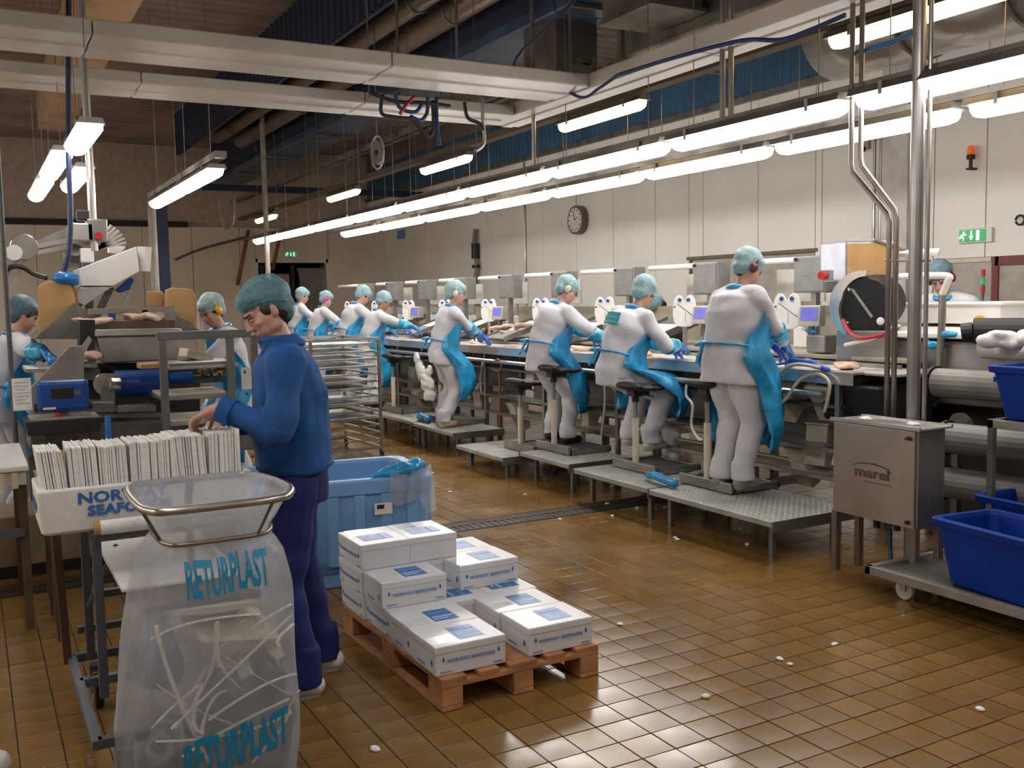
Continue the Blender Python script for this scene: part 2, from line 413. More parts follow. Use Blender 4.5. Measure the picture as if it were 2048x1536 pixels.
# blue corrugated cladding above the white panels
def corr(x, y0, y1, z0, z1, p=.10, d=.035):
    m = MB(); R = []; yy = y0
    prof = [(0, 0), (.35*p, 0), (.5*p, d), (.85*p, d)]
    pts = []
    while yy < y1:
        for (a, h) in prof: pts.append((min(y1, yy+a), h))
        yy += p
    R = [[(x-h, q, z) for q, h in pts] for z in (z0, z1)]
    m.rings(R, closed=False, cap=False)
    return m
y = 9.1
while y < Y1-.2:
    o = obj('panel', corr(X1-.02, y, min(y+1.98, Y1), HB+.05, 5.35, .16, .014), BLUEW, wr, fix=False); o['label'] = 'blue corrugated cladding sheet'; y += 2.0
struct('trim_1', MB().box(X1-.10, Y0, HB-.03, X1+.02, Y1, HB+.06), STEELD, wr)['label'] = 'dull rail along the top of the white panels'
obj('panel', MB().box(X1-.02, Y0, HB+.06, X1+.02, 9.1, ZC), GALV, wr)['label'] = 'grey upper wall sheet'
obj('panel', MB().box(X1-.02, 9.1, 5.35, X1+.02, Y1, ZC), CEIL, wr)['label'] = 'dark upper wall sheet'
# the opening in the right wall
w = struct('window_1', MB().box(X1+.11, WIN[0], 1.0, X1+.13, WIN[1], WIN[2]), GLASSD)
fm = MB(); fm.box(X1-.03, WIN[0]-.05, WIN[2], X1+.1, WIN[1]+.05, WIN[2]+.05)
for yy in (WIN[0], (WIN[0]+WIN[1])/2, WIN[1]): fm.box(X1-.0, yy-.03, 1.0, X1+.1, yy+.03, WIN[2])
obj('window_frame', fm, mat('bronze_frame', (0.13, 0.10, 0.07), 0.5, 0.3), w)
# doorway with a brown door and a maroon leaf
dy0, dy1, dz = DOR; dm_ = (9.900, 6.908, 2.089)[1]
d = struct('door_1', MB().box(X1+.09, dy0, 0, X1+.14, dm_, dz), DOORB); d['label'] = 'brown door in the right wall'
f = MB(); f.box(X1, dm_-.04, 0, X1+.12, dm_+.04, dz); f.box(X1, dy0, dz-.10, X1+.12, dm_, dz)
f.box(X1, dy0+.02, 0, X1+.1, dy0+.10, dz)
obj('door_frame', f, MAROON, d)
d2 = struct('door_2', MB().box(X1+.09, dm_+.04, 0, X1+.14, dy1, dz), mat('olive_door', (0.28, 0.22, 0.13), 0.5)); d2['label'] = 'olive beige door leaf beside the maroon frame'
f = MB().box(X1, dy1-.06, 0, X1+.1, dy1, dz); f.box(X1, dm_+.05, dz-.05, X1+.1, dy1, dz); obj('door_frame', f, CREAM, d2)
# pale square column standing against the right wall
cy0, cy1 = (9.600, 7.932, 2.801)[1], (9.600, 8.309, 2.836)[1]
struct('column', MB().box(9.72, cy0, 0, X1-.03, cy1, 4.4), mat('column_grey', (0.55, 0.52, 0.49), 0.45), None, bevel=.01)
tag(bpy.data.objects['column'], 'pale grey square column against the right wall')

wf = struct('wall_far', MB().box(X0-.1, Y1+.02, 0, X1+.1, Y1+.16, ZC), JOINT)
x = X0; DX0, DX1, DZ = 6.69, 8.67, 2.84
while x < X1-.01:
    x2 = min(x+1.2, X1)
    if X1-x2 < .3: x2 = X1
    for s0, s1 in ((x, min(x2, DX0)), (max(x, DX1), x2)):
        if s1-s0 > .03: obj('panel', MB().box(s0+.006, Y1-.03, 0, s1-.006, Y1+.03, 3.7), FARM, wf, bevel=.004)
    s0, s1 = max(x, DX0), min(x2, DX1)
    if s1-s0 > .03: obj('panel', MB().box(s0+.006, Y1-.03, DZ, s1-.006, Y1+.03, 3.7), FARM, wf, bevel=.004)
    x = x2
o = obj('panel', MB().box(X0, Y1-.02, 3.8, X1, Y1+.03, ZC), mat('upper_far_shade', (0.50, 0.41, 0.33), 0.6), wf); o['label'] = 'upper band of the far wall, painted darker for shade'  # colour darkened to carry the shade on the wall above the lamps
o = obj('rail', MB().box(X0, Y1-.16, 3.68, 5.0, Y1-.02, 3.82), BLACK, wf); o['label'] = 'black pipe chase along the far wall'
d3 = struct('door_3', MB().box(DX0+.1, Y1+.02, 0, DX1-.1, Y1+.05, DZ-.05), GLASSD); d3['label'] = 'wide glazed door in the far wall'
f = MB(); f.box(DX0-.06, Y1-.06, 0, DX0+.06, Y1+.05, DZ+.06).box(DX1-.06, Y1-.06, 0, DX1+.06, Y1+.05, DZ+.06).box(DX0, Y1-.06, DZ-.04, DX1, Y1+.05, DZ+.08)
obj('door_frame', f, FARM, d3)
f = MB(); f.box(DX0+.12, Y1-.02, 0, DX0+.22, Y1+.03, DZ-.1).box((DX0+DX1)/2-.05, Y1-.02, 0, (DX0+DX1)/2+.05, Y1+.03, DZ-.1).box(DX1-.22, Y1-.02, 0, DX1-.12, Y1+.03, DZ-.1)
obj('door_rail', f, BLACK, d3)
f = MB(); f.box(DX0+.25, Y1-.01, 1.2, DX0+.9, Y1+.02, 2.5); obj('pane', f, mat('pane_olive', (0.25, 0.2, 0.11), 0.2), d3)
# pale sheet shaped to stand in for lamp reflections in the far door glass
cm = MB(); R = []
for k in range(9):
    t = k/8; R.append([(DX1-.9+.75*t+.06*sin(6*s), Y1-.10-.05*sin(9*s+3*t), 2.65-1.5*s) for s in [q/10 for q in range(11)]])
cm.rings(R, closed=False, cap=False)
one('reflection_sheet', 'pale clear sheet standing in for lamp reflections in the far door glass', 'curtain', cm, mat('clear_sheet', (0.5, 0.48, 0.42), 0.08, alpha=0.45, spec=1.0), smooth=True, fix=False)
struct('wall_left', MB().box(X0-.15, Y0, 0, X0, Y1, ZC), FARM)
struct('wall_near', MB().box(X0-.1, Y0-.15, 0, X1+.1, Y0, ZC), FARM)

# ceiling deck with ribs ------------------------------------------------
ce = struct('ceiling', MB().box(X0-.15, Y0-.15, ZC+.06, X1+.16, Y1+.16, ZC+.2), CEIL)
m = MB(); y = Y0
pts = []
while y < Y1:
    pts += [(y, 0), (y+.12, 0), (y+.16, .05), (y+.26, .05), (y+.30, 0)]; y += .30
m.rings([[(xx, q, ZC+h) for q, h in pts] for xx in (X0, X1)], closed=False, cap=False)
obj('deck_ribs', m, CEIL, ce, fix=False)
def beam(name, lab, x0, x1, z0, z1, y0, y1, m, cat='beam'):
    return one(name, lab, cat, MB().box(x0, y0, z0, x1, y1, z1), m, bevel=.01)
one('tan_roof_beam', 'tan laminated wooden beam running under the dark roof', 'beam', MB().box(1.30, Y0, 4.92, 1.80, 19.8, 5.68), TAN, bevel=.01)
mm = MB(); mm.box(1.50, Y0, 4.90, 1.52, 19.8, 4.915)
# navy corrugated bulkhead
m = corr(0, 0, 1.0, 0, 1)   # profile only
nb = thing('navy_bulkhead', 'navy blue corrugated bulkhead hanging from the roof beside two pipes', 'bulkhead', (0, 0, 0))
obj('side_sheet', corr(4.05, Y0+.05, 21.6, 4.86, ZC-.01, .22, .04), NAVY, nb, fix=False)
obj('edge_trim', MB().box(4.04, Y0+.05, 4.84, 4.07, 21.6, 4.88), NAVY, nb)
one('dark_gap_sheet', 'flat navy sheet added to keep the gap above the two brown clad pipes black', 'sheet', MB().box(4.12, Y0+.05, 5.42, 5.52, 21.6, 5.45), NAVY)  # dark sheet added so the gap between the pipes stays black
def longpipe(name, lab, x, z, r, y0, y1, m, hang=True):
    t = thing(name, lab, 'pipe', (x, 0, z))
    obj('pipe_run', MB().cyl((0, y0, 0), (0, y1, 0), r, n=16), m, t, smooth=False)
    for o in t.children: o.data.shade_smooth()
    if hang:
        h = MB()
        yy = y0+1.2
        while yy < y1: h.cyl((0, yy, r-.01), (0, yy, ZC-z), .012, n=6); h.tube([(cos(a)*(r+.01), yy, sin(a)*(r+.01)) for a in [2*pi*k/12 for k in range(12)]], .012, 5, closed=True); yy += 3.0
        obj('hanger', h, STEELD, t)
    return t
PIPM = mat('pipe_lagging', (0.30, 0.23, 0.18), 0.3, 0.6, 0.15, 2)
longpipe('insulated_pipe', 'shiny brown clad pipe nearest the navy bulkhead', 4.75, 5.18, .13, Y0, 21.0, PIPM)
longpipe('insulated_pipe', 'shiny brown clad pipe beside the blue duct', 5.22, 5.12, .15, Y0, 21.0, PIPM)
du = thing('blue_duct', 'long slate blue duct running under the roof past the white channels', 'duct', (0, 0, 0))
y = Y0
while y < 25:
    y2 = min(25.4, y+2.9)
    obj('duct_section', MB().box(5.62, y+.01, 4.75, 6.35, y2-.01, 5.25), DBLUE, du, bevel=.02); y = y2
obj('side_sheet', MB().box(5.54, Y0, 4.9, 5.6, 25.4, ZC), NAVY, du)
h = MB()
for yy in np.arange(0, 25, 2.9): h.box(5.58, yy-.03, 4.70, 6.40, yy+.03, 4.74)
obj('hanger', h, STEELD, du)
# thin cable rail below the duct
ra = thing('cable_ladder', 'narrow grey cable ladder running below the blue duct', 'cable ladder', (0, 0, 0))
m = MB()
for x in (6.02, 6.18): m.box(x-.012, 9.2, 4.28, x+.012, 25.5, 4.36)
yy = 9.3
while yy < 25.4: m.box(6.02, yy, 4.30, 6.18, yy+.02, 4.32); yy += .3
obj('ladder_run', m, STEEL, ra)
m = MB()
for yy in np.arange(10, 25, 3): m.cyl((6.1, yy, 4.3), (6.1, yy, 4.78), .01, n=6)
obj('hanger', m, STEELD, ra)

# white suspended channels -------------------------------------------------
def channel(lab, p0, p1, w, name='service_channel', seams=(), z0=3.58, z1=3.69):
    """flat white channel between two points, w wide"""
    t = thing(name, lab, 'service channel', (0, 0, 0))
    a = V(p0[0], p0[1], 0); b = V(p1[0], p1[1], 0); d = (b-a).normalized(); s = V(d.y, -d.x, 0)*(w/2)
    cuts = [0]+list(seams)+[1]
    for c0, c1 in zip(cuts, cuts[1:]):
        q0 = a+(b-a)*c0+d*.004; q1 = a+(b-a)*c1-d*.004
        m = MB(); m.add([q0-s+V(0, 0, z0), q0+s+V(0, 0, z0), q1+s+V(0, 0, z0), q1-s+V(0, 0, z0), q0-s+V(0, 0, z1), q0+s+V(0, 0, z1), q1+s+V(0, 0, z1), q1-s+V(0, 0, z1)],
              [(3, 2, 1, 0), (4, 5, 6, 7), (0, 1, 5, 4), (1, 2, 6, 5), (2, 3, 7, 6), (3, 0, 4, 7)])
        m.add([tuple(V(*p)+V(0, 0, -.012)) for p in [q0-s*.55+V(0, 0, z0), q0+s*.1+V(0, 0, z0), q1+s*.1+V(0, 0, z0), q1-s*.55+V(0, 0, z0)]]+[q0-s*.55+V(0, 0, z0+.01), q0+s*.1+V(0, 0, z0+.01), q1+s*.1+V(0, 0, z0+.01), q1-s*.55+V(0, 0, z0+.01)],
              [(3, 2, 1, 0), (0, 1, 5, 4), (1, 2, 6, 5), (2, 3, 7, 6), (3, 0, 4, 7)])
        obj('channel_section', m, PAINTW, t, bevel=.012)
    m = MB()
    for k in (.12, .5, .88):
        q = a+(b-a)*k; m.cyl((q.x, q.y, z1-.01), (q.x, q.y, ZC), .014, n=6)
    obj('hanger', m, STEELD, t)
    return t
channel('wide white channel across the roof, the one nearer the camera', (-4.4, 7.72), (4.9, 7.72), .72, seams=(.33, .565, .80))
channel('wide white channel across the roof, the one further back', (-4.4, 9.02), (4.9, 9.02), .62, seams=(.35, .62, .83), z0=3.56, z1=3.66)
channel('white channel running lengthways over the work line', (5.1, 9.35), (5.1, -2.0), .40, seams=(.3, .62), z0=3.57, z1=3.70)
# hoses and cables slung over the channels
def cable(name, lab, pts, r, m, cat='cable', group=None, sub=8, n=6):
    P = [V(*p) for p in pts]; Q = []
    for i in range(len(P)-1):
        p0 = P[max(i-1, 0)]; p1 = P[i]; p2 = P[i+1]; p3 = P[min(i+2, len(P)-1)]
        for k in range(sub):
            t = k/sub
            Q.append(0.5*((2*p1)+(p2-p0)*t+(2*p0-5*p1+4*p2-p3)*t*t+(3*p1-p0-3*p2+p3)*t**3))
    Q.append(P[-1])
    return one(name, lab, cat, MB().tube(Q, r, n), m, group, smooth=True)
cable('slung_cable', 'thick blue cable looping over the corner of the white channels', [(4.600, 7.119, 4.219), (4.700, 7.777, 4.144), (4.800, 8.365, 4.110), (4.850, 8.606, 4.002), (4.880, 8.088, 3.804), (4.880, 7.490, 3.514), (4.880, 7.173, 3.536), (4.880, 6.912, 3.588)], .014, BLUEC)
cable('slung_cable', 'dark blue cable running along the lengthways channel', [(4.860, 6.883, 3.581), (4.860, 6.121, 3.557), (4.860, 5.395, 3.513), (4.860, 5.006, 3.429), (4.860, 4.738, 3.429), (4.860, 4.449, 3.450)], .016, BLUEC)
cable('slung_cable', 'pale blue cable between the lamp end and the pole', [(5.080, 4.585, 3.267), (5.080, 4.444, 3.267), (5.070, 4.245, 3.269), (5.030, 4.075, 3.283)], .015, LBLD)
hb = thing('hose_bundle', 'tangle of black, red and blue hoses hanging below the white channels', 'hoses', (0, 0, 0))
for c, P in zip((BLACK, BLUEC, BLACK, BLUEC, RED, BLUEC, BLACK, STEEL, BLACK), [[(3.39, 8.45, 3.59), (3.37, 8.45, 3.43), (3.5, 8.45, 3.4), (3.7, 8.45, 3.4)], [(3.83, 8.45, 3.6), (3.82, 8.45, 3.46), (3.75, 8.45, 3.39), (3.65, 8.45, 3.42)], [(3.65, 8.45, 3.42), (3.77, 8.45, 3.29), (3.84, 8.45, 3.25), (3.88, 8.45, 3.33), (3.88, 8.45, 3.58)], [(3.92, 8.45, 3.61), (3.92, 8.45, 3.4), (3.94, 8.45, 3.18)], [(3.7, 8.45, 3.6), (3.61, 8.45, 3.51), (3.55, 8.45, 3.43)], [(3.51, 8.45, 3.6), (3.55, 8.45, 3.49), (3.7, 8.45, 3.46), (3.78, 8.45, 3.55)], [(4.21, 8.45, 3.59), (4.24, 8.45, 3.45), (4.37, 8.45, 3.4), (4.41, 8.45, 3.34)], [(4.41, 8.45, 3.67), (4.4, 8.45, 3.44), (4.41, 8.45, 3.23), (4.31, 8.45, 3.14)], [(3.26, 8.45, 3.6), (3.51, 8.45, 3.54), (3.8, 8.45, 3.55), (4.06, 8.45, 3.54)]]):
    Q = []
    P = [V(*p) for p in P]
    for i in range(len(P)-1):
        p0 = P[max(i-1, 0)]; p1 = P[i]; p2 = P[i+1]; p3 = P[min(i+2, len(P)-1)]
        for k in range(6):
            t = k/6; Q.append(0.5*((2*p1)+(p2-p0)*t+(2*p0-5*p1+4*p2-p3)*t*t+(3*p1-p0-3*p2+p3)*t**3))
    Q.append(P[-1]); obj('hose', MB().tube(Q, .018, 7), c, hb, smooth=True)
obj('hook_rod', MB().cyl((P[0].x, P[0].y, P[0].z-.05), (P[0].x, P[0].y, ZC), .008, n=6), STEELD, hb)
# galvanised ventilation ducts, upper right ---------------------------------
gd = thing('ventilation_duct', 'large galvanised duct along the roof above the yellowish lamps', 'duct', (0, 0, 0))
for a, b in ((1.0, 4.2), (4.2, 6.4), (6.4, 8.9)): obj('duct_section', MB().box(6.35, a+.01, 4.30, 7.7, b-.01, 5.1), GALV, gd, bevel=.015)
for yy in (4.2, 6.4, 8.9): obj('flange', MB().box(6.31, yy-.03, 4.26, 7.74, yy+.03, 5.14), GALV, gd)
obj('hanger', MB().box(7.0, 5.2, 5.2, 7.04, 5.24, ZC).box(7.7, 5.2, 5.2, 7.74, 5.24, ZC), STEELD, gd)
gd = thing('ventilation_duct', 'square galvanised drop duct hanging behind the white channel corner', 'duct', (0, 0, 0))
obj('duct_section', MB().box(5.75, 9.3, 4.22, 6.3, 10.0, 5.65), GALV, gd, bevel=.015); obj('flange', MB().box(5.72, 9.27, 4.19, 6.33, 10.03, 4.23), GALV, gd)
gd = thing('ventilation_duct', 'shorter square drop duct in front of the other, dark brown grey', 'duct', (0, 0, 0))
obj('duct_section', MB().box(5.68, 7.5, 4.45, 6.3, 8.3, 5.65), GALV, gd, bevel=.015); obj('flange', MB().box(5.65, 7.47, 4.42, 6.33, 8.33, 4.46), GALV, gd)
gd = thing('round_duct', 'shiny round duct high at the right edge of the view', 'duct', (0, 0, 0))
a, b = V(9.0, 8.4, 4.75), V(9.0, 1.0, 4.75); k = 0
while k < 6:
    p = a+(b-a)*(k/6); q = a+(b-a)*((k+1)/6-.004); obj('duct_section', MB().cyl(p, q, .55, n=28), STEELL, gd, smooth=False); k += 1
for o in gd.children: o.data.shade_smooth()
for k in range(1, 6):
    p = a+(b-a)*(k/6); obj('flange', MB().cyl(p-V(0, .02, 0), p+V(0, .02, 0), .575, n=28), GALV, gd)
obj('hanger', MB().cyl((9, 6, 5.2), (9, 6, ZC), .02, n=6).cyl((9, 3, 5.2), (9, 3, ZC), .02, n=6), STEELD, gd)

# ================================================================= LAMPS
def fixture(label, loc, L, m, group, w=.15, rods=1.2, name='tube_lamp'):
    t = thing(name, label, 'lamp', loc, 0, group)
    obj('housing', MB().prism([(-w/2, 0), (w/2, 0), (w/2-.02, .05), (-w/2+.02, .05)], -L/2, L/2, 'y'), STEEL, t)
    prof = [(-w/2+.008, 0)]+[(-cos(pi*k/6)*(w/2-.008), -sin(pi*k/6)*.075-.02) for k in range(7)]+[(w/2-.008, 0)]
    R = []
    for y, s in ((-L/2+.02, .45), (-L/2+.05, .85), (-L/2+.12, 1), (L/2-.12, 1), (L/2-.05, .85), (L/2-.02, .45)):
        R.append([(x*s, y, z*s) for x, z in prof])
    obj('diffuser', MB().rings(R), m, t, smooth=True)
    obj('clip', MB().box(-w/2-.004, -L/2+.25, -.03, w/2+.004, -L/2+.28, .052).box(-w/2-.004, L/2-.28, -.03, w/2+.004, L/2-.25, .052), STEEL, t)
    obj('hanger', MB().cyl((0, -L*.36, .04), (0, -L*.36, rods), .004, n=6), STEELD, t); obj('hanger', MB().cyl((0, L*.36, .04), (0, L*.36, rods), .004, n=6), STEELD, t)
    return t
f1 = fixture('x', (5.08, 4.58+1.88/2, 2.98), 1.80, DIFF, 'lamps in the near row over the work line', .20, ZC-2.98)
ORD = ['first', 'second', 'third', 'fourth', 'fifth', 'sixth', 'seventh', 'eighth', 'ninth', 'tenth']
row1 = []
for k in range(-1, 8):
    y = 4.58+1.88*(k+.5)
    if k == -1: f1.location.y = y; o = f1
    else: o = dup(f1, (5.08, y, 2.98))
    row1.append(o)
for i, o in enumerate(row1): o['label'] = 'long white tube lamp, %s from the right in the upper row over the line' % ORD[i]
row2 = []
for k in range(-1, 7):
    o = dup(f1, (6.25, 4.62+1.88*(k+.5), 3.02)); o['group'] = 'lamps in the far row over the work line'; row2.append(o)
for i, o in enumerate(row2): o['label'] = 'long white tube lamp, %s from the right in the lower row over the line' % ORD[i]
# steel carrying rails above both rows
one('lamp_rail', 'grey steel rail carrying the upper row of white lamps', 'rail', MB().box(5.05, 1.5, 3.03, 5.11, 20.6, 3.07), STEELD)
one('lamp_rail', 'grey steel rail carrying the lower row of white lamps', 'rail', MB().box(6.2, 1.5, 3.08, 6.3, 18.5, 3.12), STEEL)
wf1 = fixture('x', (6.0, 8.83, 3.68), 1.6, DIFFW, 'yellowish lamps above the work line', .15, ZC-3.68)
WY_ = [(6.0, 3.2, 3.70), (6.0, 4.85, 3.70), (6.0, 8.83, 3.68), (6.0, 12.7, 3.66), (6.0, 17.0, 3.66), (6.0, 22.2, 3.66)]
WL = ['yellowish tube lamp right of the tall pole at the top edge', 'yellowish tube lamp left of the tall pole near the top edge', 'yellowish tube lamp below the corner of the white channels',
      'yellowish tube lamp, second beyond the channel corner', 'yellowish tube lamp, third beyond the channel corner', 'smallest yellowish tube lamp near the far wall']
for i, p in enumerate(WY_):
    o = wf1 if i == 2 else dup(wf1, p); o['label'] = WL[i]
one('lamp_rail', 'brown steel rail carrying the yellowish lamps', 'rail', MB().box(5.93, -1.0, 3.76, 6.07, 24.5, 3.84), mat('rail_brown', (0.12, 0.09, 0.06), 0.5, 0.5))
# lamps over the machine at the left
for lab, p in (('white tube lamp of the pair over the aisle, nearer end', (2.03, 9.9, 2.95)), ('white tube lamp of the pair over the aisle, further end', (2.03, 11.6, 2.95)),
               ('short white tube lamp highest at the left', (.79, 7.7, 2.95)), ('white tube lamp over the left machine, upper of the cluster', (.74, 9.5, 2.98)),
               ('white tube lamp over the left machine, lower of the cluster', (.74, 11.5, 2.98)), ('white tube lamp at the right side of the left cluster', (.98, 10.3, 2.96))):
    o = dup(f1, p, label=lab, group='white lamps over the left machine')
    o.scale = (.88, .92 if 'short' not in lab else .62, .8)
for o in [o for o in COL.objects if o.get('category') == 'lamp']:
    pass
one('lamp_rail', 'pale steel rail over the pair of aisle lamps', 'rail', MB().box(1.98, 8.9, 3.02, 2.08, 12.6, 3.08), STEEL)
# unseen lamps, added over the left aisle and foreground to brighten the hall
for i, p in enumerate(((.3, 3.0, 3.6), (.3, 1.1, 3.6), (2.9, -.2, 3.6), (2.9, 1.7, 3.6), (-2.4, 4.0, 3.1), (-2.4, 6.4, 3.1), (-2.4, 9.0, 3.1), (-2.4, 12.0, 3.1), (-2.4, 15.0, 3.1), (-2.4, 19.0, 3.1), (-2.4, 22.5, 3.1), (-3.6, 5.0, 3.1), (-3.6, 10.0, 3.1), (-3.6, 16.0, 3.1), (-3.6, 20.5, 3.1), (-3.6, 23.5, 3.1))):
    o = dup(f1, p, label=('white tube lamp %s' % ('added overhead near the photographer, lamp %s' % ORD[i] if i < 4 else 'added over the left aisle to brighten it, outside the view, %s along' % (ORD+['eleventh', 'twelfth'])[i-4])), group='added lamps outside the view')
    o.children[0]

# things on the walls --------------------------------------------------------
def exit_sign(lab, loc, w, h, rz):
    t = thing('exit_sign', lab, 'exit sign', loc, rz)      # front faces -y
    obj('housing', MB().box(-w/2, 0, -h/2, w/2, .07, h/2), WHITE, t, bevel=.01)
    obj('sign_face', MB().box(-w/2+.01, -.006, -h/2+.015, w*.33, 0, h/2-.015), GREEN, t)
    s = h/.18
    run = MB(); y = -.012
    run.lathe([(.013*s, -.003), (.013*s, .003)], (-.145*s, y, .045*s), 10, Matrix.Rotation(pi/2, 3, 'X'))
    for a, b in (((-.15, .03), (-.165, -.005)), ((-.165, -.005), (-.145, -.03)), ((-.145, -.03), (-.155, -.06)), ((-.165, -.005), (-.19, -.025)), ((-.19, -.025), (-.215, -.02)), ((-.155, .02), (-.18, .01)), ((-.18, .01), (-.19, -.01)), ((-.15, .025), (-.125, .01)), ((-.125, .01), (-.11, .02))):
        run.bar((a[0]*s, y, a[1]*s), (b[0]*s, y, b[1]*s), .006, .014*s)
    obj('symbol', run, SIGNW, t)
    ar = MB().box(-.052*s, -.014, -.01*s, -.036*s, -.006, .06*s).prism([(-.075*s, -.005*s), (-.013*s, -.005*s), (-.044*s, -.055*s)], -.014, -.006, 'y')
    obj('symbol', ar, SIGNW, t); obj('symbol', MB().box(.025*s, -.014, -.058*s, .065*s, -.006, .06*s), SIGNW, t)
    return t
exit_sign('green and white emergency exit sign on the right wall', (9.84, (9.840, 7.117, 2.341)[1], (9.840, 7.117, 2.341)[2]), .41, .165, -pi/2)
exit_sign('small green emergency exit sign above the far doorway', (7.68, 25.93, 3.02), .42, .17, 0)
ck = thing('wall_clock', 'round white clock with a dark rim on the right wall', 'clock', (9.750, 15.180, 3.136), -pi/2)
obj('case', MB().cyl((0, 0, 0), (0, .12, 0), .26, n=28), mat('clock_case', (0.16, 0.14, 0.13), 0.4, 0.5), ck)
obj('dial', MB().cyl((0, -.006, 0), (0, 0, 0), .22, n=28), WHITE, ck)
mk = MB()
for k in range(12):
    a = k*pi/6; mk.bar((sin(a)*.17, -.010, cos(a)*.17), (sin(a)*.205, -.010, cos(a)*.205), .004, .016)
obj('hour_marks', mk, BLACK, ck)
obj('hand', MB().bar((0, -.014, 0), (.09, -.014, .05), .004, .014), BLACK, ck); obj('hand', MB().bar((0, -.016, 0), (-.03, -.016, .15), .004, .01), BLACK, ck)
obj('cord', MB().cyl((0, .03, .25), (0, .03, 1.2), .008, n=6), STEELD, ck)
bc = thing('warning_beacon', 'orange warning beacon on a black bracket on the right wall', 'beacon', (9.800, 7.161, 3.268), 0)
bc.scale = (.68, .68, .68)
obj('lens', MB().lathe([(.055, -.06), (.06, .0), (.05, .07), (.02, .09)], n=16), ORANGE, bc, smooth=True)
obj('base', MB().lathe([(.065, -.13), (.065, -.06)], n=16).box(-.02, -.02, -.28, .02, .02, -.1).box(-.05, -.05, -.3, .1, .05, -.27), BLACK, bc)
sw = thing('door_bell_box', 'small grey wall box left of the pale column', 'box', (9.850, 8.668, 3.552), 0)
obj('housing', MB().box(-.03, -.06, -.05, .04, .06, .05), GREYP, sw, bevel=.005); obj('button', MB().cyl((-.05, 0, -.07), (-.02, 0, -.04), .03, n=10), BLACK, sw)
one('wall_hook', 'small dark hook on the white wall at the right edge', 'hook', MB().tube([V(9.84, (9.840, 6.586, 2.470)[1]+.05*cos(a), (9.840, 6.586, 2.470)[2]+.05*sin(a)) for a in [k*.5 for k in range(13)]], .012, 6), BLACK, smooth=True)
one('wall_conduit', 'thin vertical conduit on the white wall left of the clock', 'conduit', MB().cyl((9.86, (9.860, 17.202, 3.197)[1], 1.5), (9.86, (9.860, 17.202, 3.197)[1], 4.5), .02, n=8), STEEL)
ch = thing('hanging_hose', 'brown hose with a coupling hanging on the wall behind the line', 'hose', (9.79, (9.700, 19.279, 3.023)[1], 0))
obj('hose_run', MB().tube([(0, .05*sin(z*7), z) for z in [1.6+.15*k for k in range(12)]], .05, 8), mat('hose_grey', (0.20, 0.17, 0.14), 0.6), ch, smooth=True)
obj('coupling', MB().cyl((0, 0, 2.62), (0, 0, 2.95), .09, n=12).cyl((0, -.12, 2.45), (0, .12, 2.45), .04, n=8), BLACK, ch)
one('fish_eye_mirror', 'blue wall notice low under the far lamps', 'notice', MB().box(9.82, (9.820, 23.591, 3.411)[1]-.2, (9.820, 23.591, 3.411)[2]-.1, 9.87, (9.820, 23.591, 3.411)[1]+.2, (9.820, 23.591, 3.411)[2]+.12), LBL).name = 'wall_notice'
# safety mirror hanging under the roof
mi = thing('hanging_dish', 'round wire-guarded fan hanging under the roof beyond the channels', 'fan', (4.600, 11.704, 3.588), radians(-82))
mi.scale = (.75, .6, .75)
obj('guard', MB().tube([(.27*cos(a)*.75, 0, .27*sin(a)) for a in [k*2*pi/24 for k in range(24)]], .022, 6, closed=True), GREYP, mi, smooth=True)
obj('face', MB().cyl((0, -.03, 0), (0, .03, 0), .2, n=20), STEELD, mi); obj('hub', MB().cyl((0, -.05, 0), (0, .05, 0), .05, n=12), BLACK, mi)
obj('hanger', MB().cyl((0, 0, .26), (0, 0, ZC-3.55), .012, n=6), STEELD, mi)
bpy.data.objects[mi.name].name = 'hanging_fan'
# blue column with a pale pipe beside it, far left
one('blue_column', 'dark blue steel column near the far wall behind the left machine', 'column', MB().box((3.027, 18.000, 3.121)[0]-.10, 17.9, 0, (3.027, 18.000, 3.121)[0]+.10, 18.1, 3.55).box((3.027, 18.000, 3.121)[0]-.16, 17.8, 3.5, (3.027, 18.000, 3.121)[0]+.16, 18.2, 3.6), mat('column_blue', (0.006, 0.016, 0.055), 0.5))
one('pale_pole', 'pale round pole beside the dark blue column', 'pole', MB().cyl(((2.725, 17.000, 3.042)[0], 17, 0), ((2.725, 17.000, 3.042)[0], 17, 3.45), .065, n=12), mat('pole_pale', (0.42, 0.38, 0.33), 0.4), smooth=False)
one('blue_crossbar', 'dark blue crossbar under the roof reaching to the right wall', 'beam', MB().box(4.6, 22.0, 4.2, 9.8, 22.14, 4.34), mat('column_blue', (0.006, 0.016, 0.055), 0.5))
one('pale_pole', 'thin white pole behind the man in blue, under the lamps', 'pole', MB().cyl(((5.000, 18.505, 3.011)[0], (5.000, 18.505, 3.011)[1], 0), ((5.000, 18.505, 3.011)[0], (5.000, 18.505, 3.011)[1], ZC), .05, n=12), mat('pole_mid', (0.30, 0.27, 0.23), 0.4))
cable('wall_rod', 'rusty brown diagonal rod on the far wall left of the doorway', [(6.163, 25.800, 2.214), (6.506, 25.800, 3.634)], .05, BRICKR, 'rod', sub=1)
cable('wall_rod', 'thin dark rod crossing the far wall', [(4.615, 25.700, 2.850), (5.299, 25.700, 3.141), (6.382, 25.700, 3.432)], .03, STEELD, 'rod', sub=3)
cable('wall_rod', 'second rusty diagonal rod just left of the far doorway', [(7.066, 25.700, 2.596), (7.301, 25.700, 3.510)], .05, BRICKR, 'rod', sub=1)
cable('cable_loop', 'loop of dark cable hanging high before the far wall', [(4.941, 22.050, 4.159), (4.968, 22.000, 3.561), (5.089, 22.000, 3.368), (5.217, 22.000, 3.567), (5.276, 22.050, 4.170)], .03, GREYP)

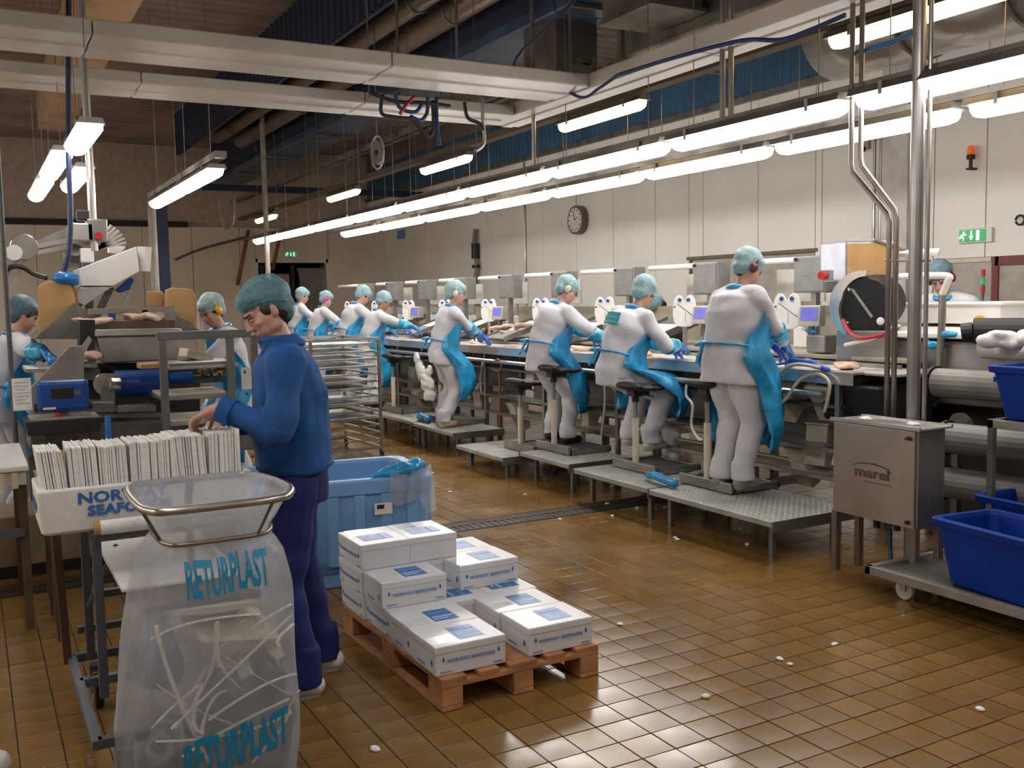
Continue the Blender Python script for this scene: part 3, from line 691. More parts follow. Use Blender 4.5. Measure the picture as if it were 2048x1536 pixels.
# ================================================================= FOREGROUND
# ---- pallet
pa = thing('wooden_pallet', 'wooden pallet loaded with white fish boxes on the tiled floor', 'pallet', (2.045, 4.26, 0), radians(0.8))
def plank(name, x0, y0, z0, x1, y1, z1): obj(name, MB().box(x0, y0, z0, x1, y1, z1), WOOD, pa, bevel=.003)
for x in (-.40+.05, 0, .35):
    plank('bottom_plank', x-.05, -.6, .002, x+.05, .6, .022)
    for y in (-.53, 0, .53): obj('block', MB().box(x-.05, y-.07, .022, x+.05, y+.07, .10), WOOD, pa, bevel=.004)
for y in (-.53, 0, .53): plank('stringer_plank', -.4, y-.07, .10, .4, y+.07, .122)
for x, w in ((-.34, .12), (-.17, .1), (0, .14), (.17, .1), (.34, .12)): plank('deck_plank', x-w/2, -.6, .122, x+w/2, .6, .144)

# ---- cartons
def carton(top=LBL):
    t = thing('fish_box', 'x', 'box', (0, 0, 0)); w, d, h = .335, .262, .128
    obj('carton', MB().box(-w/2, -d/2, 0, w/2, d/2, h*.78), BOXW, t, bevel=.004)
    obj('lid', MB().box(-w/2-.003, -d/2-.003, h*.74, w/2+.003, d/2+.003, h), BOXW, t, bevel=.005)
    l = obj('top_label', MB().box(-.03, -.085, h, .09, .075, h+.0012), top, t)
    obj('label_print', MB().box(-.022, -.035, h+.0012, .082, -.02, h+.0018).box(-.022, -.062, h+.0012, .05, -.05, h+.0018), LBLW, t)
    text_obj('lettering', 'Norway Seafoods', .016, LBLW, t, (.03, .03, h+.0016), (1, 0, 0), (0, 1, 0), .0004)
    text_obj('lettering', 'NORWAY SEAFOODS', .021, LBL, t, (0, -d/2-.0045, h*.48), (1, 0, 0), (0, 0, 1), .0006, 1.12, .0004)
    dm = MB()
    for x in (-w/2+.035, w/2-.035): dm.prism([(x, h*.55+.014), (x+.006, h*.55-.002), (x, h*.55-.012), (x-.006, h*.55-.002)], -d/2-.0048, -d/2-.003, 'y')
    dm.prism([(d*.36, h*.55+.018), (d*.36+.008, h*.55), (d*.36, h*.55-.016), (d*.36-.008, h*.55)], -w/2-.0045, -w/2-.003, 'x') if False else dm.prism([(-d*.36, h*.4+.018), (-d*.36+.008, h*.4), (-d*.36, h*.4-.016), (-d*.36-.008, h*.4)], -w/2-.0045, -w/2-.003, 'x')
    obj('drop_mark', dm, LBLD, t)
    sm = MB()
    for k in range(6): sm.box(-w/2+.02+k*.009, -d/2-.0036, .013, -w/2+.026+k*.009, -d/2-.002, .018); sm.box(w/2-.06+k*.008, -d/2-.0036, .013, w/2-.054+k*.008, -d/2-.002, .018)
    sm.box(-w/2-.0036, -.02, .02, -w/2-.002, .06, .027)
    obj('small_print', sm, LBL, t)['kind'] = 'stuff'
    tp = MB().box(-w/2, -.10, h, -w/2+.12, .0, h+.0006)
    obj('tape', tp, mat('clear_tape', (0.7, 0.7, 0.72), 0.05, coat=1.0), t)
    return t
L1, L2, L3 = .1445, .273, .402
P0 = 'boxes on the wooden pallet'
cb_ = [
 (1.815, 3.825, L1, 0, 'nearest white fish box at the left corner of the pallet, bottom layer', 0),
 (1.820, 4.092, L1, 0, 'white fish box directly behind the nearest left corner box, bottom layer', 1),
 (1.790, 4.395, L1, 1, 'white fish box at the left edge with the second-layer left box on it', 1),
 (2.055, 4.395, L1, 1, 'white fish box in the middle of the bottom layer, deep blue label half covered', 1),
 (2.325, 4.395, L1, 1, 'bottom white fish box under the front of the right second-layer pair', 1),
 (2.270, 3.825, L1, 0, 'white fish box at the near right corner of the pallet', 0),
 (2.265, 4.092, L1, 0, 'white fish box behind the near right corner box, bottom layer', 1),
 (1.780, 4.73, L1, 1, 'bottom white fish box of the tall rear left stack', 0),
 (2.045, 4.73, L1, 1, 'bottom white fish box in the middle of the rear edge', 0),
 (2.310, 4.73, L1, 1, 'bottom white fish box at the rear right corner of the pallet', 0),
 (1.815, 4.425, L2, 0, 'single white fish box on the second layer in front of the tall stack', 1),
 (2.260, 4.50, L2, 0, 'front white fish box of the right pair on the second layer', 0),
 (2.255, 4.765, L2, 0, 'rear white fish box of the right pair on the second layer', 0),
 (1.770, 4.725, L2, 1, 'white fish box at the middle height of the tall rear left stack', 0),
 (1.770, 4.72, L3, 1, 'topmost white fish box at the left of the tall stack', 0),
 (2.036, 4.72, L3, 1, 'topmost white fish box at the right, overhanging the middle', 0)]
cA = carton(LBL); cB = carton(LBLD); used = {0: False, 1: False}
for x, y, z, r, lab, k in cb_:
    src = (cA, cB)[k]; rz = (-pi/2 if r else 0)+radians(random.uniform(-1.2, 1.2))
    if not used[k]: o = src; used[k] = True; o.location = (x, y, z); o.rotation_euler = (0, 0, rz)
    else: o = dup(src, (x, y, z), rz)
    o['label'] = lab; o['group'] = P0
o = dup(cA, (2.036, 4.725, L2), -pi/2, 'white fish box hidden under the overhanging topmost box', P0)
# plain side strip on the long edges of the stretch film
# ---- pale blue tub
tb = thing('fish_tub', 'large pale blue plastic fish tub behind the man in blue', 'tub', (2.46, 5.55, 0), radians(-8))
Wt, Dt, Ht = 1.22, .78, .66
def rr(x0, y0, x1, y1, r, n=5):
    pts = []
    for cx, cy, a0 in ((x1-r, y0+r, -pi/2), (x1-r, y1-r, 0), (x0+r, y1-r, pi/2), (x0+r, y0+r, pi)):
        for k in range(n+1):
            a = a0+pi/2*k/n; pts.append((cx+cos(a)*r, cy+sin(a)*r))
    return pts
def ring(off, z, r=.1): return [(x, y, z) for x, y in rr(-Wt-off, -off, off, Dt+off, r)]
obj('tub_shell', MB().rings([ring(-.03, .10), ring(-.02, .105), ring(0, .16), ring(.015, .5), ring(.015, .56), ring(.035, .57), ring(.035, Ht-.01), ring(.025, Ht), ring(-.035, Ht), ring(-.045, Ht-.02), ring(-.07, .17)], cap=True), TUBB, tb, smooth=False, bevel=.004)
rb = MB()
for k in range(7):
    x = -Wt+.12+k*(Wt-.24)/6; rb.prism([(x-.045, -.0), (x-.03, -.035), (x+.03, -.035), (x+.045, 0)], .14, .565, 'z')
for k in range(4):
    y = .12+k*(Dt-.24)/3; rb.prism([(.0, y-.045), (.035, y-.03), (.035, y+.03), (0, y+.045)], .14, .565, 'z')
obj('rib', rb, TUBB, tb, bevel=.006)
ft = MB()
for x in (-Wt+.14, -Wt/2, -.14): ft.box(x-.09, 0.01, 0, x+.09, Dt-.02, .105)
obj('foot', ft, TUBB, tb, bevel=.01)
obj('base_band', MB().rings([ring(.004, .095), ring(.004, .15)]), mat('tub_band', (0.08, 0.21, 0.42), 0.45), tb, bevel=.004)
obj('sticker', MB().box(-.36, -.042, .44, -.25, -.036, .51), WHITE, tb); obj('sticker_print', MB().box(-.345, -.044, .475, -.30, -.041, .50), BLACK, tb)
# film liner over the tub edge and a blue glove lying on the rim
m = MB(); R = []
for i in range(25):
    t = i/24; x = -.26+.28*t; fr = []
    for j, (dy, dz) in enumerate(((.10, -.14), (.055, -.03), (.0, .025), (-.045, .01), (-.052, -.06), (-.058, -.13-.12*t-.03*sin(9*t)))):
        fr.append((x+.01*sin(14*t+j), dy+.012*sin(23*t+j*1.3), Ht+dz+.012*sin(17*t+2*j)+.03*t))
    R.append(fr)
m.rings(R, closed=False, cap=False)
for i in range(13):
    pass
one('tub_liner', 'crumpled clear plastic liner over the near rim of the pale blue tub', 'liner', m.xf(Matrix.Translation((2.46, 5.55, 0)) @ Matrix.Rotation(radians(-8), 4, 'Z')), FILM, smooth=True, fix=False)
m = MB(); m.cap((-.34, .02, .66), (-.2, .03, .70), .03, .045).cap((-.2, .03, .70), (-.06, .05, .705), .045, .05).cap((-.06, .05, .705), (.0, .15, .69), .045, .03).cap((-.3, .0, .68), (-.10, -.02, .70), .02, .03)
me = fuse(m, .012, 3, .012, 30)
o = link('blue_apron', me, APRON); o.matrix_world = Matrix.Translation((2.46, 5.55, 0)) @ Matrix.Rotation(radians(-8), 4, 'Z')
tag(o, 'crumpled blue plastic apron lying over the corner of the pale blue tub', 'apron')

# ---- cart with the styrofoam box
ct = thing('box_cart', 'grey wheeled tubular cart carrying the styrofoam box', 'cart', (0, 0, 0))
fr = MB()
for a, b in (((.31, 3.60, .21), (.31, 4.58, .21)), ((.92, 3.60, .21), (.92, 4.58, .21)), ((.31, 4.58, .21), (.92, 4.58, .21)), ((.31, 3.62, .21), (.92, 3.62, .21)), ((.31, 4.25, .21), (.92, 4.25, .21)), ((.56, 3.62, .205), (.56, 4.58, .205))):
    fr.bar(a, b, .036, .036)
obj('base_frame', fr, FRAMEP, ct, bevel=.003)
up_ = MB()
for x, y in ((.38, 4.50), (.38, 4.02), (.90, 4.50), (.90, 4.02)): up_.bar((x, y, .22), (x, y, .875), .034)
up_.bar((.38, 4.50, .86), (.90, 4.50, .86), .034).bar((.38, 4.02, .86), (.90, 4.02, .86), .034).bar((.38, 4.50, .86), (.38, 4.02, .86), .034).bar((.90, 4.50, .86), (.90, 4.02, .86), .034)
up_.bar((.38, 4.50, .50), (.90, 4.50, .50), .03).bar((.38, 4.48, .46), (.50, 4.44, .72), .02).bar((.34, 4.62, .32), (.90, 4.62, .32), .03)
obj('upright_frame', up_, FRAMEP, ct, bevel=.003)
obj('brown_post', MB().bar((.292, 4.56, .20), (.268, 4.50, .88), .034), BROWNP, ct, bevel=.002)['label'] = 'rusty brown post of the cart'
for x, y, s in ((.40, 4.50, 0), (.88, 4.50, 0), (.40, 3.66, 0), (.88, 3.66, 0)):
    w = obj('wheel', MB().cyl((x-.018, y, .075), (x+.018, y, .075), .073, n=22), BLACK, ct, bevel=.006)
    obj('wheel_hub', MB().cyl((x-.022, y, .075), (x+.022, y, .075), .035, n=14), GREYP, w)
    obj('fork', MB().box(x-.028, y-.02, .07, x-.022, y+.02, .20).box(x+.022, y-.02, .07, x+.028, y+.02, .20).box(x-.03, y-.03, .17, x+.03, y+.03, .195), FRAMEP, w)
obj('shelf', MB().box(.43, 3.74, .70, .86, 4.55, .715), WHITE, ct, bevel=.003)['label'] = 'white cutting board shelf'
obj('shelf_bracket', MB().box(.45, 3.76, .66, .49, 3.80, .70).bar((.50, 3.70, .63), (.92, 3.70, .63), .02).bar((.9, 3.70, .63), (.9, 4.0, .63), .02), FRAMEP, ct)
ro = thing('paper_roll', 'white roll with a wooden core lying under the lettered styrofoam box', 'roll', (.42, 3.945, .905), 0)
obj('roll_body', MB().cyl((-.03, 0, 0), (.50, 0, 0), .028, n=18), PAD, ro, smooth=False); obj('core', MB().cyl((-.05, 0, 0), (-.03, 0, 0), .026, n=14), CARD, ro)
obj('bracket', MB().box(-.05, .0, -.045, .5, .06, -.028), FRAMEP, ro)

sb = thing('styrofoam_box', 'white styrofoam fish box lettered in blue, full of upright white sheets', 'box', (.585, 4.19, .88), 0)
w, d, h, t = .80, .38, .175, .028
R = []
def rq(x, y, z, r=.02): return [(a, b, z) for a, b in rr(-x, -y, x, y, r, 3)]
obj('foam_body', MB().rings([rq(w/2-.02, d/2-.02, 0), rq(w/2-.008, d/2-.008, .012), rq(w/2, d/2, h-.006), rq(w/2-.005, d/2-.005, h), rq(w/2-t, d/2-t, h), rq(w/2-t-.005, d/2-t-.005, .03)]), STYRO, sb, smooth=False, bevel=.003)
text_obj('lettering', 'NORWAY', .058, INK, sb, (-.10, -d/2+.000, .132), (1, 0, 0), (0, .02, 1), .0012, 1.25, .002)
text_obj('lettering', 'SEAFOODS', .052, INK, sb, (-.075, -d/2-.000, .082), (1, 0, 0), (0, .02, 1), .0012, 1.2, .002)
text_obj('lettering', 'NORWAY', .05, INK, sb, (-w/2-.001, 0, .1), (0, -1, 0), (0, 0, 1), .0012, 1.1, .002)
# loose upright sheets
sh = bpy.data.meshes.new('sheet'); m = MB().box(-.0035, -.12, 0, .0035, .12, .285)
sh.from_pydata(m.v, [], m.f); sh.materials.append(PAD)
x = .226; k = 0; NS = 92
stacks = [11, 13, 13, 13, 9, 6, 9, 14]
gaps = 0
for si, n in enumerate(stacks):
    tilt = [.10, .045, .03, .012, .01, .075, .05, -.005][si]; hh = [-.002, .002, -.004, .0, .002, .012, .008, .012][si]
    for q in range(n):
        o = bpy.data.objects.new('foam_sheet', sh); COL.objects.link(o)
        o.location = (x, 4.185+random.uniform(-.004, .004)+.004*si, .912+hh+random.uniform(-.0035, .0035)); o.rotation_euler = (0, -tilt+random.uniform(-.006, .006), random.uniform(-.02, .02))
        tag(o, 'thin white sheet in the %s stack from the left in the lettered styrofoam box' % ['first', 'second', 'third', 'fourth', 'fifth', 'sixth', 'seventh', 'eighth'][si], 'sheet', 'upright white sheets in the styrofoam box'); x += .0079
    x += .0035
pg = one('foam_sheet', 'largest white sheet standing at the right end of the row of sheets', 'sheet', MB().box(.945, 4.05, .92, .949, 4.29, 1.225), PAD)

# ---- bag stand and bag
hp = [(.452, 3.60), (.452, 3.34), (.475, 3.25), (.52, 3.215), (.70, 3.21), (.86, 3.22), (.925, 3.27), (.965, 3.40), (.955, 3.60), (.915, 3.74), (.85, 3.775), (.56, 3.78), (.48, 3.75)]
def loop(P, z, sub=5):
    Q = []; n = len(P)
    for i in range(n):
        p0, p1, p2, p3 = [V(*P[(i+k) % n], z(P[(i+k) % n]) if callable(z) else z) for k in (-1, 0, 1, 2)]
        for k in range(sub):
            t = k/sub; Q.append(0.5*((2*p1)+(p2-p0)*t+(2*p0-5*p1+4*p2-p3)*t*t+(3*p1-p0-3*p2+p3)*t**3))
    return Q
HZ = 1.085
hoop = loop(hp, HZ)
bs = thing('bag_stand', 'steel waste bag holder with a rounded hoop in front of the box', 'bag holder', (0, 0, 0))
obj('hoop', MB().tube(hoop, .0135, 10, closed=True), mat('hoop_steel', (0.42, 0.38, 0.33), 0.3, 0.85), bs, smooth=True)
hp2 = [(x*.735+.70*.265, y*.735+3.49*.265) for x, y in hp]
obj('clamp_ring', MB().tube(loop(hp2, .955), .008, 8, closed=True), mat('ring_steel', (0.30, 0.24, 0.18), 0.35, 0.85), bs, smooth=True)
sp = MB()
for i in (1, 5, 8, 12): sp.tube([(*hp[i], HZ), (*hp2[i], .955)], .006, 6)
obj('strut', sp, STEELD, bs)
po = MB().tube([(.70, 3.79, HZ), (.70, 3.86, 1.0), (.70, 3.87, .05)], .015, 8).bar((.45, 3.86, .04), (.95, 3.86, .04), .04).bar((.46, 3.86, .04), (.46, 3.25, .04), .035).bar((.94, 3.86, .04), (.94, 3.25, .04), .035)
obj('post', po, FRAMEP, bs)
NB = len(hoop)
bc_ = (.70, 3.49)
prof = [(1.10, .965, 0), (1.092, .955, .01), (1.05, .90, .03), (1.0, .80, .05), (.965, .705, .05), (.945, .70, .05), (.915, .80, .04), (.87, .90, .04), (.80, .97, .05), (.75, 1.01, .06), (.62, 1.055, .07), (.5, 1.09, .07), (.36, 1.12, .08), (.22, 1.14, .08), (.10, 1.12, .08), (.03, .95, .06), (.022, .3, .02)]
def bag_r(i, z, s, wr):
    p = hoop[i % NB]; dx = (p.x-bc_[0]); dy = (p.y-bc_[1])
    a = atan2(dy, dx); k = s*(1+wr*(.5*sin(9*a+5*z)+.4*sin(17*a-9*z+1)+.35*sin(5*a+14*z)))
    xs = 1.0 if z > .9 else 1.0
    return V(bc_[0]+dx*k*xs+(-.075 if z < .9 else 0)*(.9-z), bc_[1]+dy*k, z)
def prof_at(z):
    for (za, sa, wa), (zb, sb_, wb) in zip(prof, prof[1:]):
        if za >= z >= zb:
            t = (za-z)/(za-zb); return sa+(sb_-sa)*t, wa+(wb-wa)*t
    return prof[-1][1:]
zs = []
for (za, _, _), (zb, _, _) in zip(prof, prof[1:]):
    n = max(1, int((za-zb)/.03)); zs += [za+(zb-za)*k/n for k in range(n)]
zs.append(prof[-1][0])
R = []
for z in zs:
    s, wv = prof_at(z); R.append([bag_r(i, z+(.012*sin(i*.9) if z > 1.1 else 0), s, wv*.35) for i in range(NB)])
bag = thing('waste_bag', 'clear plastic sack printed in turquoise hanging from the hoop', 'bag', (0, 0, 0))
m = MB().rings(R, cap=False); m.f.append(tuple(range((len(R)-1)*NB, len(R)*NB)))
bo = obj('film', m, FILM, bag, smooth=True, fix=False)
# folded-over cuff inside the mouth
R = []
for z, s in ((1.095, .95), (1.05, .87), (1.0, .76), (.965, .68), (.93, .66)):
    R.append([bag_r(i, z, s, .02) for i in range(NB)])
obj('cuff', MB().rings(R, cap=False), FILM, bag, smooth=True, fix=False)
def bag_front(x, z, off):
    s, wv = prof_at(z); best = None
    A = [bag_r(i, z, s, wv*.35) for i in range(NB)]
    for i in range(NB):
        p, q = A[i], A[(i+1) % NB]
        if (p.x-x)*(q.x-x) <= 0 and abs(q.x-p.x) > 1e-6:
            t = (x-p.x)/(q.x-p.x); y = p.y+(q.y-p.y)*t
            if best is None or y < best: best = y
    if best is None: best = bc_[1]
    return best-off
def bag_text(body, cx, cz, size, sx, slope, m):
    def wf_(x, y, z):
        X = cx+x; Z = max(.04, cz+y+slope*x+.004*sin(40*x))
        X = min(max(X, .40), .93)
        return V(X, bag_front(X, Z, .004+ (z+.001)*.5), Z)
    return text_obj('lettering', body, size, m, bag, None, (1, 0, 0), (0, 0, 1), .0006, sx, size*.035, warp=wf_)
bag_text('RETURPLAST', .70, .845, .155, .305, .06, INKT)
bag_text('RETURPLAST', .695, .285, .165, .37, .14, INKT)
# contents: straps, dark sack, papers
cs = thing('strap_tangle', 'tangle of white packing straps inside the clear sack', 'straps', (0, 0, 0))
rs = random.Random(5)
for k in range(18):
    a = V(rs.uniform(.44, .94), rs.uniform(3.20, 3.28), rs.uniform(.2, .72)); b = V(rs.uniform(.44, .94), rs.uniform(3.19, 3.26), rs.uniform(.25, .75)); c = (a+b)/2+V(rs.uniform(-.08, .08), -.01, rs.uniform(-.08, .08))
    Q = [a*(1-t)**2+c*2*t*(1-t)+b*t*t for t in [i/8 for i in range(9)]]
    m = MB()
    for p, q in zip(Q, Q[1:]): m.bar(p, q, .013, .003)
    obj('strap', m, WHITE, cs)
m = MB().ell((.76, 3.42, .27), (.19, .16, .21)).ell((.58, 3.42, .18), (.15, .15, .14)).ell((.85, 3.42, .42), (.09, .12, .10))
tag(link('dark_sack', fuse(m, .02, 2, .03, 22), mat('dark_sack_film', (0.02, 0.03, 0.045), 0.35)), 'dark crumpled sack inside the clear sack', 'sack')
m = MB().ell((.50, 3.40, .56), (.08, .1, .13)); tag(link('blue_film_wad', fuse(m, .02, 2, .02, 22), mat('wad_blue', (0.05, 0.09, 0.15), 0.4)), 'greyish blue film wad inside the clear sack', 'film')
m = MB().cb((.75, 3.48, .58), (.30, .22, .05), eul(.3, .2, .2)).cb((.72, 3.5, .66), (.26, .2, .02), eul(-.2, .15, .5)).cb((.80, 3.44, .50), (.2, .2, .02), eul(.5, -.3, .1))
one('card_scraps', 'beige card scraps inside the clear sack', 'cardboard', m, mat('card_beige', (0.42, 0.38, 0.27), 0.7))
# white boot toe at the lower left corner
bt = MB().cap((-.10, 4.10, .05), (.0, 4.03, .045), .055, .05).cap((-.12, 4.12, .12), (-.10, 4.1, .05), .06, .055)
tag(link('white_shoe', fuse(bt, .01, 3), WHITE), 'toe of a white shoe at the lower left edge of the view', 'shoe')

# ---- table and legs at the far left
tt = thing('steel_bench', 'low grey bench at the left edge behind the styrofoam box', 'bench', (0, 0, 0))
obj('bench_top', MB().box(-1.6, 5.75, .875, .235, 6.75, .905), WHITE, tt, bevel=.006); obj('apron_rail', MB().box(-1.58, 5.77, .80, .22, 5.80, .875).box(.19, 5.8, .80, .22, 6.7, .875), CREAM, tt)
sl = MB()
for k in range(28): sl.box(-1.55+k*.063, 5.755, .785, -1.52+k*.063, 5.77, .87)
obj('ribbed_edge', sl, CREAM, tt)
obj('lower_rail', MB().box(-1.5, 5.78, .52, .2, 5.82, .56), FRAMEP, tt)
for x, y in ((.20, 5.82), (.20, 6.65), (-1.5, 5.82), (-1.5, 6.65)): obj('leg', MB().bar((x, y, 0), (x, y, .80), .042), BROWNP, tt)
fr = thing('pointed_stand', 'thin legged stand behind the rusty post of the cart', 'stand', (0, 0, 0))
a = (0.319, 5.512, 0.000)
obj('stand_top', MB().box(a[0]-.05, a[1]-.05, .80, a[0]+.5, a[1]+.55, .83), STEELD, fr)
for dx, dy in ((0, 0), (.45, 0), (0, .5), (.45, .5)):
    obj('leg', MB().bar((a[0]+dx, a[1]+dy, .12), (a[0]+dx, a[1]+dy, .80), .03).cyl((a[0]+dx, a[1]+dy, 0), (a[0]+dx, a[1]+dy, .12), .006, .014, n=8), BROWNP, fr)
kb = one('machine_plinth', 'long beige plinth with a black foot behind the cart at the left', 'plinth', MB().box(-1.6, 7.0, .07, 2.0, 7.5, .40), mat('plinth_beige', (0.30, 0.22, 0.14), 0.6), bevel=.01)
obj('foot_strip', MB().box(-1.6, 6.99, 0, 2.0, 7.45, .07), BLACK, kb)

# ---- right: dolly with blue crates
dl = thing('crate_dolly', 'low grey dolly with a blue crate on it at the right', 'dolly', (0, 0, 0))
obj('deck', MB().box(4.42, 2.55, .165, 5.15, 3.80, .175), STEELD, dl); 
d_ = MB().box(4.40, 2.52, .135, 4.44, 3.84, .185).box(5.13, 2.52, .135, 5.17, 3.84, .185).box(4.40, 3.80, .135, 5.17, 3.84, .185).box(4.40, 2.52, .135, 5.17, 2.56, .185)
obj('rim_frame', d_, mat('dolly_grey', (0.27, 0.24, 0.21), 0.6, 0.3), dl, bevel=.004)
for x, y in ((4.55, 3.68), (4.55, 2.80), (5.02, 3.68), (5.02, 2.80)):
    w = obj('wheel', MB().cyl((x-.016, y, .058), (x+.016, y, .058), .058, n=20), CREAM, dl, bevel=.006)
    obj('fork', MB().box(x-.028, y-.02, .055, x-.02, y+.02, .14).box(x+.02, y-.02, .055, x+.028, y+.02, .14), STEEL, w)
def crate(label, loc, rz, w=.42, l=.66, h=.34, m=CRATE):
    t = thing('plastic_crate', label, 'crate', loc, rz)
    def q(s, z): return [(x, y, z) for x, y in rr(-w/2-s, -l/2-s, w/2+s, l/2+s, .05, 4)]
    obj('crate_shell', MB().rings([q(-.07, 0), q(-.065, .006), q(-.02, h-.045), q(.0, h-.04), q(.006, h-.006), q(0, h), q(-.03, h), q(-.04, h-.02), q(-.085, .015)]), m, t, bevel=.002)
    g = MB()
    for s in (-1, 1): g.box(-w/2+.06, s*(l/2-.02)-.012, h-.10, w/2-.06, s*(l/2-.02)+.012, h-.07)
    obj('handle_ledge', g, m, t)
    return t
crate('blue crate on the low dolly at the right edge', (4.62, 3.05, .187), radians(-7), .46, .74, .35)
crate('blue crate on the floor level shelf behind the dolly crate', (5.32, 3.35, .20), radians(-4), .42, .66, .34)
tr = thing('shelf_trolley', 'grey steel trolley holding the upper blue crate', 'trolley', (0, 0, 0))
p = (5.150, 3.585, 0.993)
zc = p[2]; yc = p[1]
f = MB().box(5.13, yc-1.2, zc-.05, 5.17, yc+.02, zc).box(5.65, yc-1.2, zc-.05, 5.69, yc+.02, zc).box(5.13, yc-.02, zc-.05, 5.69, yc+.02, zc).box(5.13, yc-1.2, zc-.05, 5.69, yc-1.16, zc)
obj('shelf_frame', f, STEEL, tr, bevel=.003); obj('shelf', MB().box(5.15, yc-1.18, zc-.02, 5.67, yc, zc-.012), STEELD, tr)
for x, y in ((5.15, yc), (5.67, yc), (5.15, yc-1.16), (5.67, yc-1.16)): obj('leg', MB().bar((x, y, .0), (x, y, zc-.03), .035), STEEL, tr)
obj('shelf', MB().box(5.15, yc-1.18, .19, 5.67, yc, .20), STEELD, tr)
obj('curtain', MB().box(5.22, yc-.36, .21, 5.225, yc-.22, zc-.05), mat('teal_sheet', (0.04, 0.12, 0.11), 0.5), tr)['label'] = 'dark green hanging strip'
crate('upper blue crate on the trolley at the right edge', (5.36, yc-.33, zc+.001), radians(-2), .46, .74, .31)

# ================================================================= THE WORK LINE
# ---- platforms
def platform(lab, x0, x1, y0, y1, z):
    t = thing('work_platform', lab, 'platform', (0, 0, 0), 0, 'standing platforms along the work line')
    m = MB().box(x0, y0, z-.045, x1, y1, z-.004); obj('deck', m, GRATE, t, bevel=.006)
    g = MB(); nx = int((x1-x0)/.05); ny = int((y1-y0)/.05)
    for i in range(nx):
        for j in range(ny):
            cx = x0+(i+.5)*(x1-x0)/nx; cy = y0+(j+.5)*(y1-y0)/ny
            g.add([(cx-.017, cy, z-.005), (cx, cy-.017, z-.005), (cx+.017, cy, z-.005), (cx, cy+.017, z-.005), (cx, cy, z+.002)], [(0, 1, 4), (1, 2, 4), (2, 3, 4), (3, 0, 4)])
    s = obj('tread_studs', g, GRATE, t, fix=False); s['kind'] = 'stuff'
    obj('edge_rail', MB().box(x0-.004, y0-.012, z-.075, x1, y0, z-.002).box(x0-.004, y1, z-.075, x1, y1+.012, z-.002), STEELD, t)
    for x, y in ((x0+.12, y0+.12), (x0+.12, y1-.12), (x1-.1, y0+.12), (x1-.1, y1-.12)): obj('leg', MB().bar((x, y, 0), (x, y, z-.04), .035), STEELD, t)
    return t
PZ = .28
platform('nearest grey standing platform, under the worker seen from behind', 4.44, 5.22, 4.62, 5.93, PZ)
platform('grey standing platform under the worker with the teal back patch', 4.46, 5.22, 5.96, 7.02, PZ)
platform('grey standing platform under the seated worker in white', 4.54, 5.22, 7.22, 8.10, PZ)
platform('low grey standing platform with the empty saddle stool', 4.42, 5.18, 8.22, 9.25, .215)
platform('grey standing platform of the leaning worker further along', 4.58, 5.22, 9.66, 10.8, PZ)
platform('furthest visible grey standing platform beside the tray rack', 4.62, 5.22, 10.84, 12.2, PZ)
platform('far standing platform behind the tray rack', 4.66, 5.22, 12.4, 17.0, PZ)

# ---- stools
def stool(lab, x, y, zs, zp, ang=0):
    t = thing('saddle_stool', lab, 'stool', (x, y, zp), ang, 'black saddle stools along the work line')
    h = zs-zp
    f = MB().box(-.30, -.04, 0, -.26, .42, .05).box(.26, -.04, 0, .30, .42, .05).box(-.30, -.06, 0, .30, -.02, .075).box(-.30, .40, 0, .30, .42, .04)
    obj('base_frame', f, STEEL, t, bevel=.003)
    obj('foot_plate', MB().box(-.26, -.02, .03, .26, .40, .036), STEELD, t)
    obj('post', MB().cyl((0, -.03, .04), (0, -.03, h*.62), .028, n=12), CREAM, t); obj('post_tube', MB().cyl((0, -.03, h*.6), (0, -.03, h-.05), .019, n=10), STEEL, t)
    m = MB().ell((0, 0, h-.02), (.19, .12, .034)).ell((0, .16, h-.035), (.07, .14, .028)).ell((0, -.10, h+.0), (.19, .055, .036))
    s = link('seat', fuse(m, .018, 3), BLACK, t)
    obj('mechanism', MB().box(-.05, -.08, h-.09, .05, .08, h-.04).bar((.05, .0, h-.07), (.16, .04, h-.09), .012).cyl((0, -.03, h-.14), (0, -.03, h-.05), .03, n=10), BLACK, t)
    return t
SA = -pi/2
stool('black saddle stool unused beside the worker seen from behind', (4.860, 5.712, 0.568)[0], (4.860, 5.712, 0.568)[1], 1.08, PZ+.003, SA)
stool('black saddle stool under the worker with the teal back patch', (4.860, 6.625, 0.621)[0], (4.860, 6.625, 0.621)[1], 1.00, PZ+.003, SA)
stool('black saddle stool under the seated worker in white without a patch', 4.84, (4.840, 7.903, 0.627)[1], 1.08, PZ+.003, SA)
stool('black saddle stool standing empty between two seated and leaning workers', 4.80, (4.800, 8.479, 0.575)[1], .92, .218, SA)
stool('black saddle stool behind the leaning worker', 4.86, (4.860, 10.498, 0.616)[1], 1.02, PZ+.003, SA)
stool('small far saddle stool near the tray rack', 4.86, (4.860, 11.976, 0.567)[1], 1.02, PZ+.003, SA)

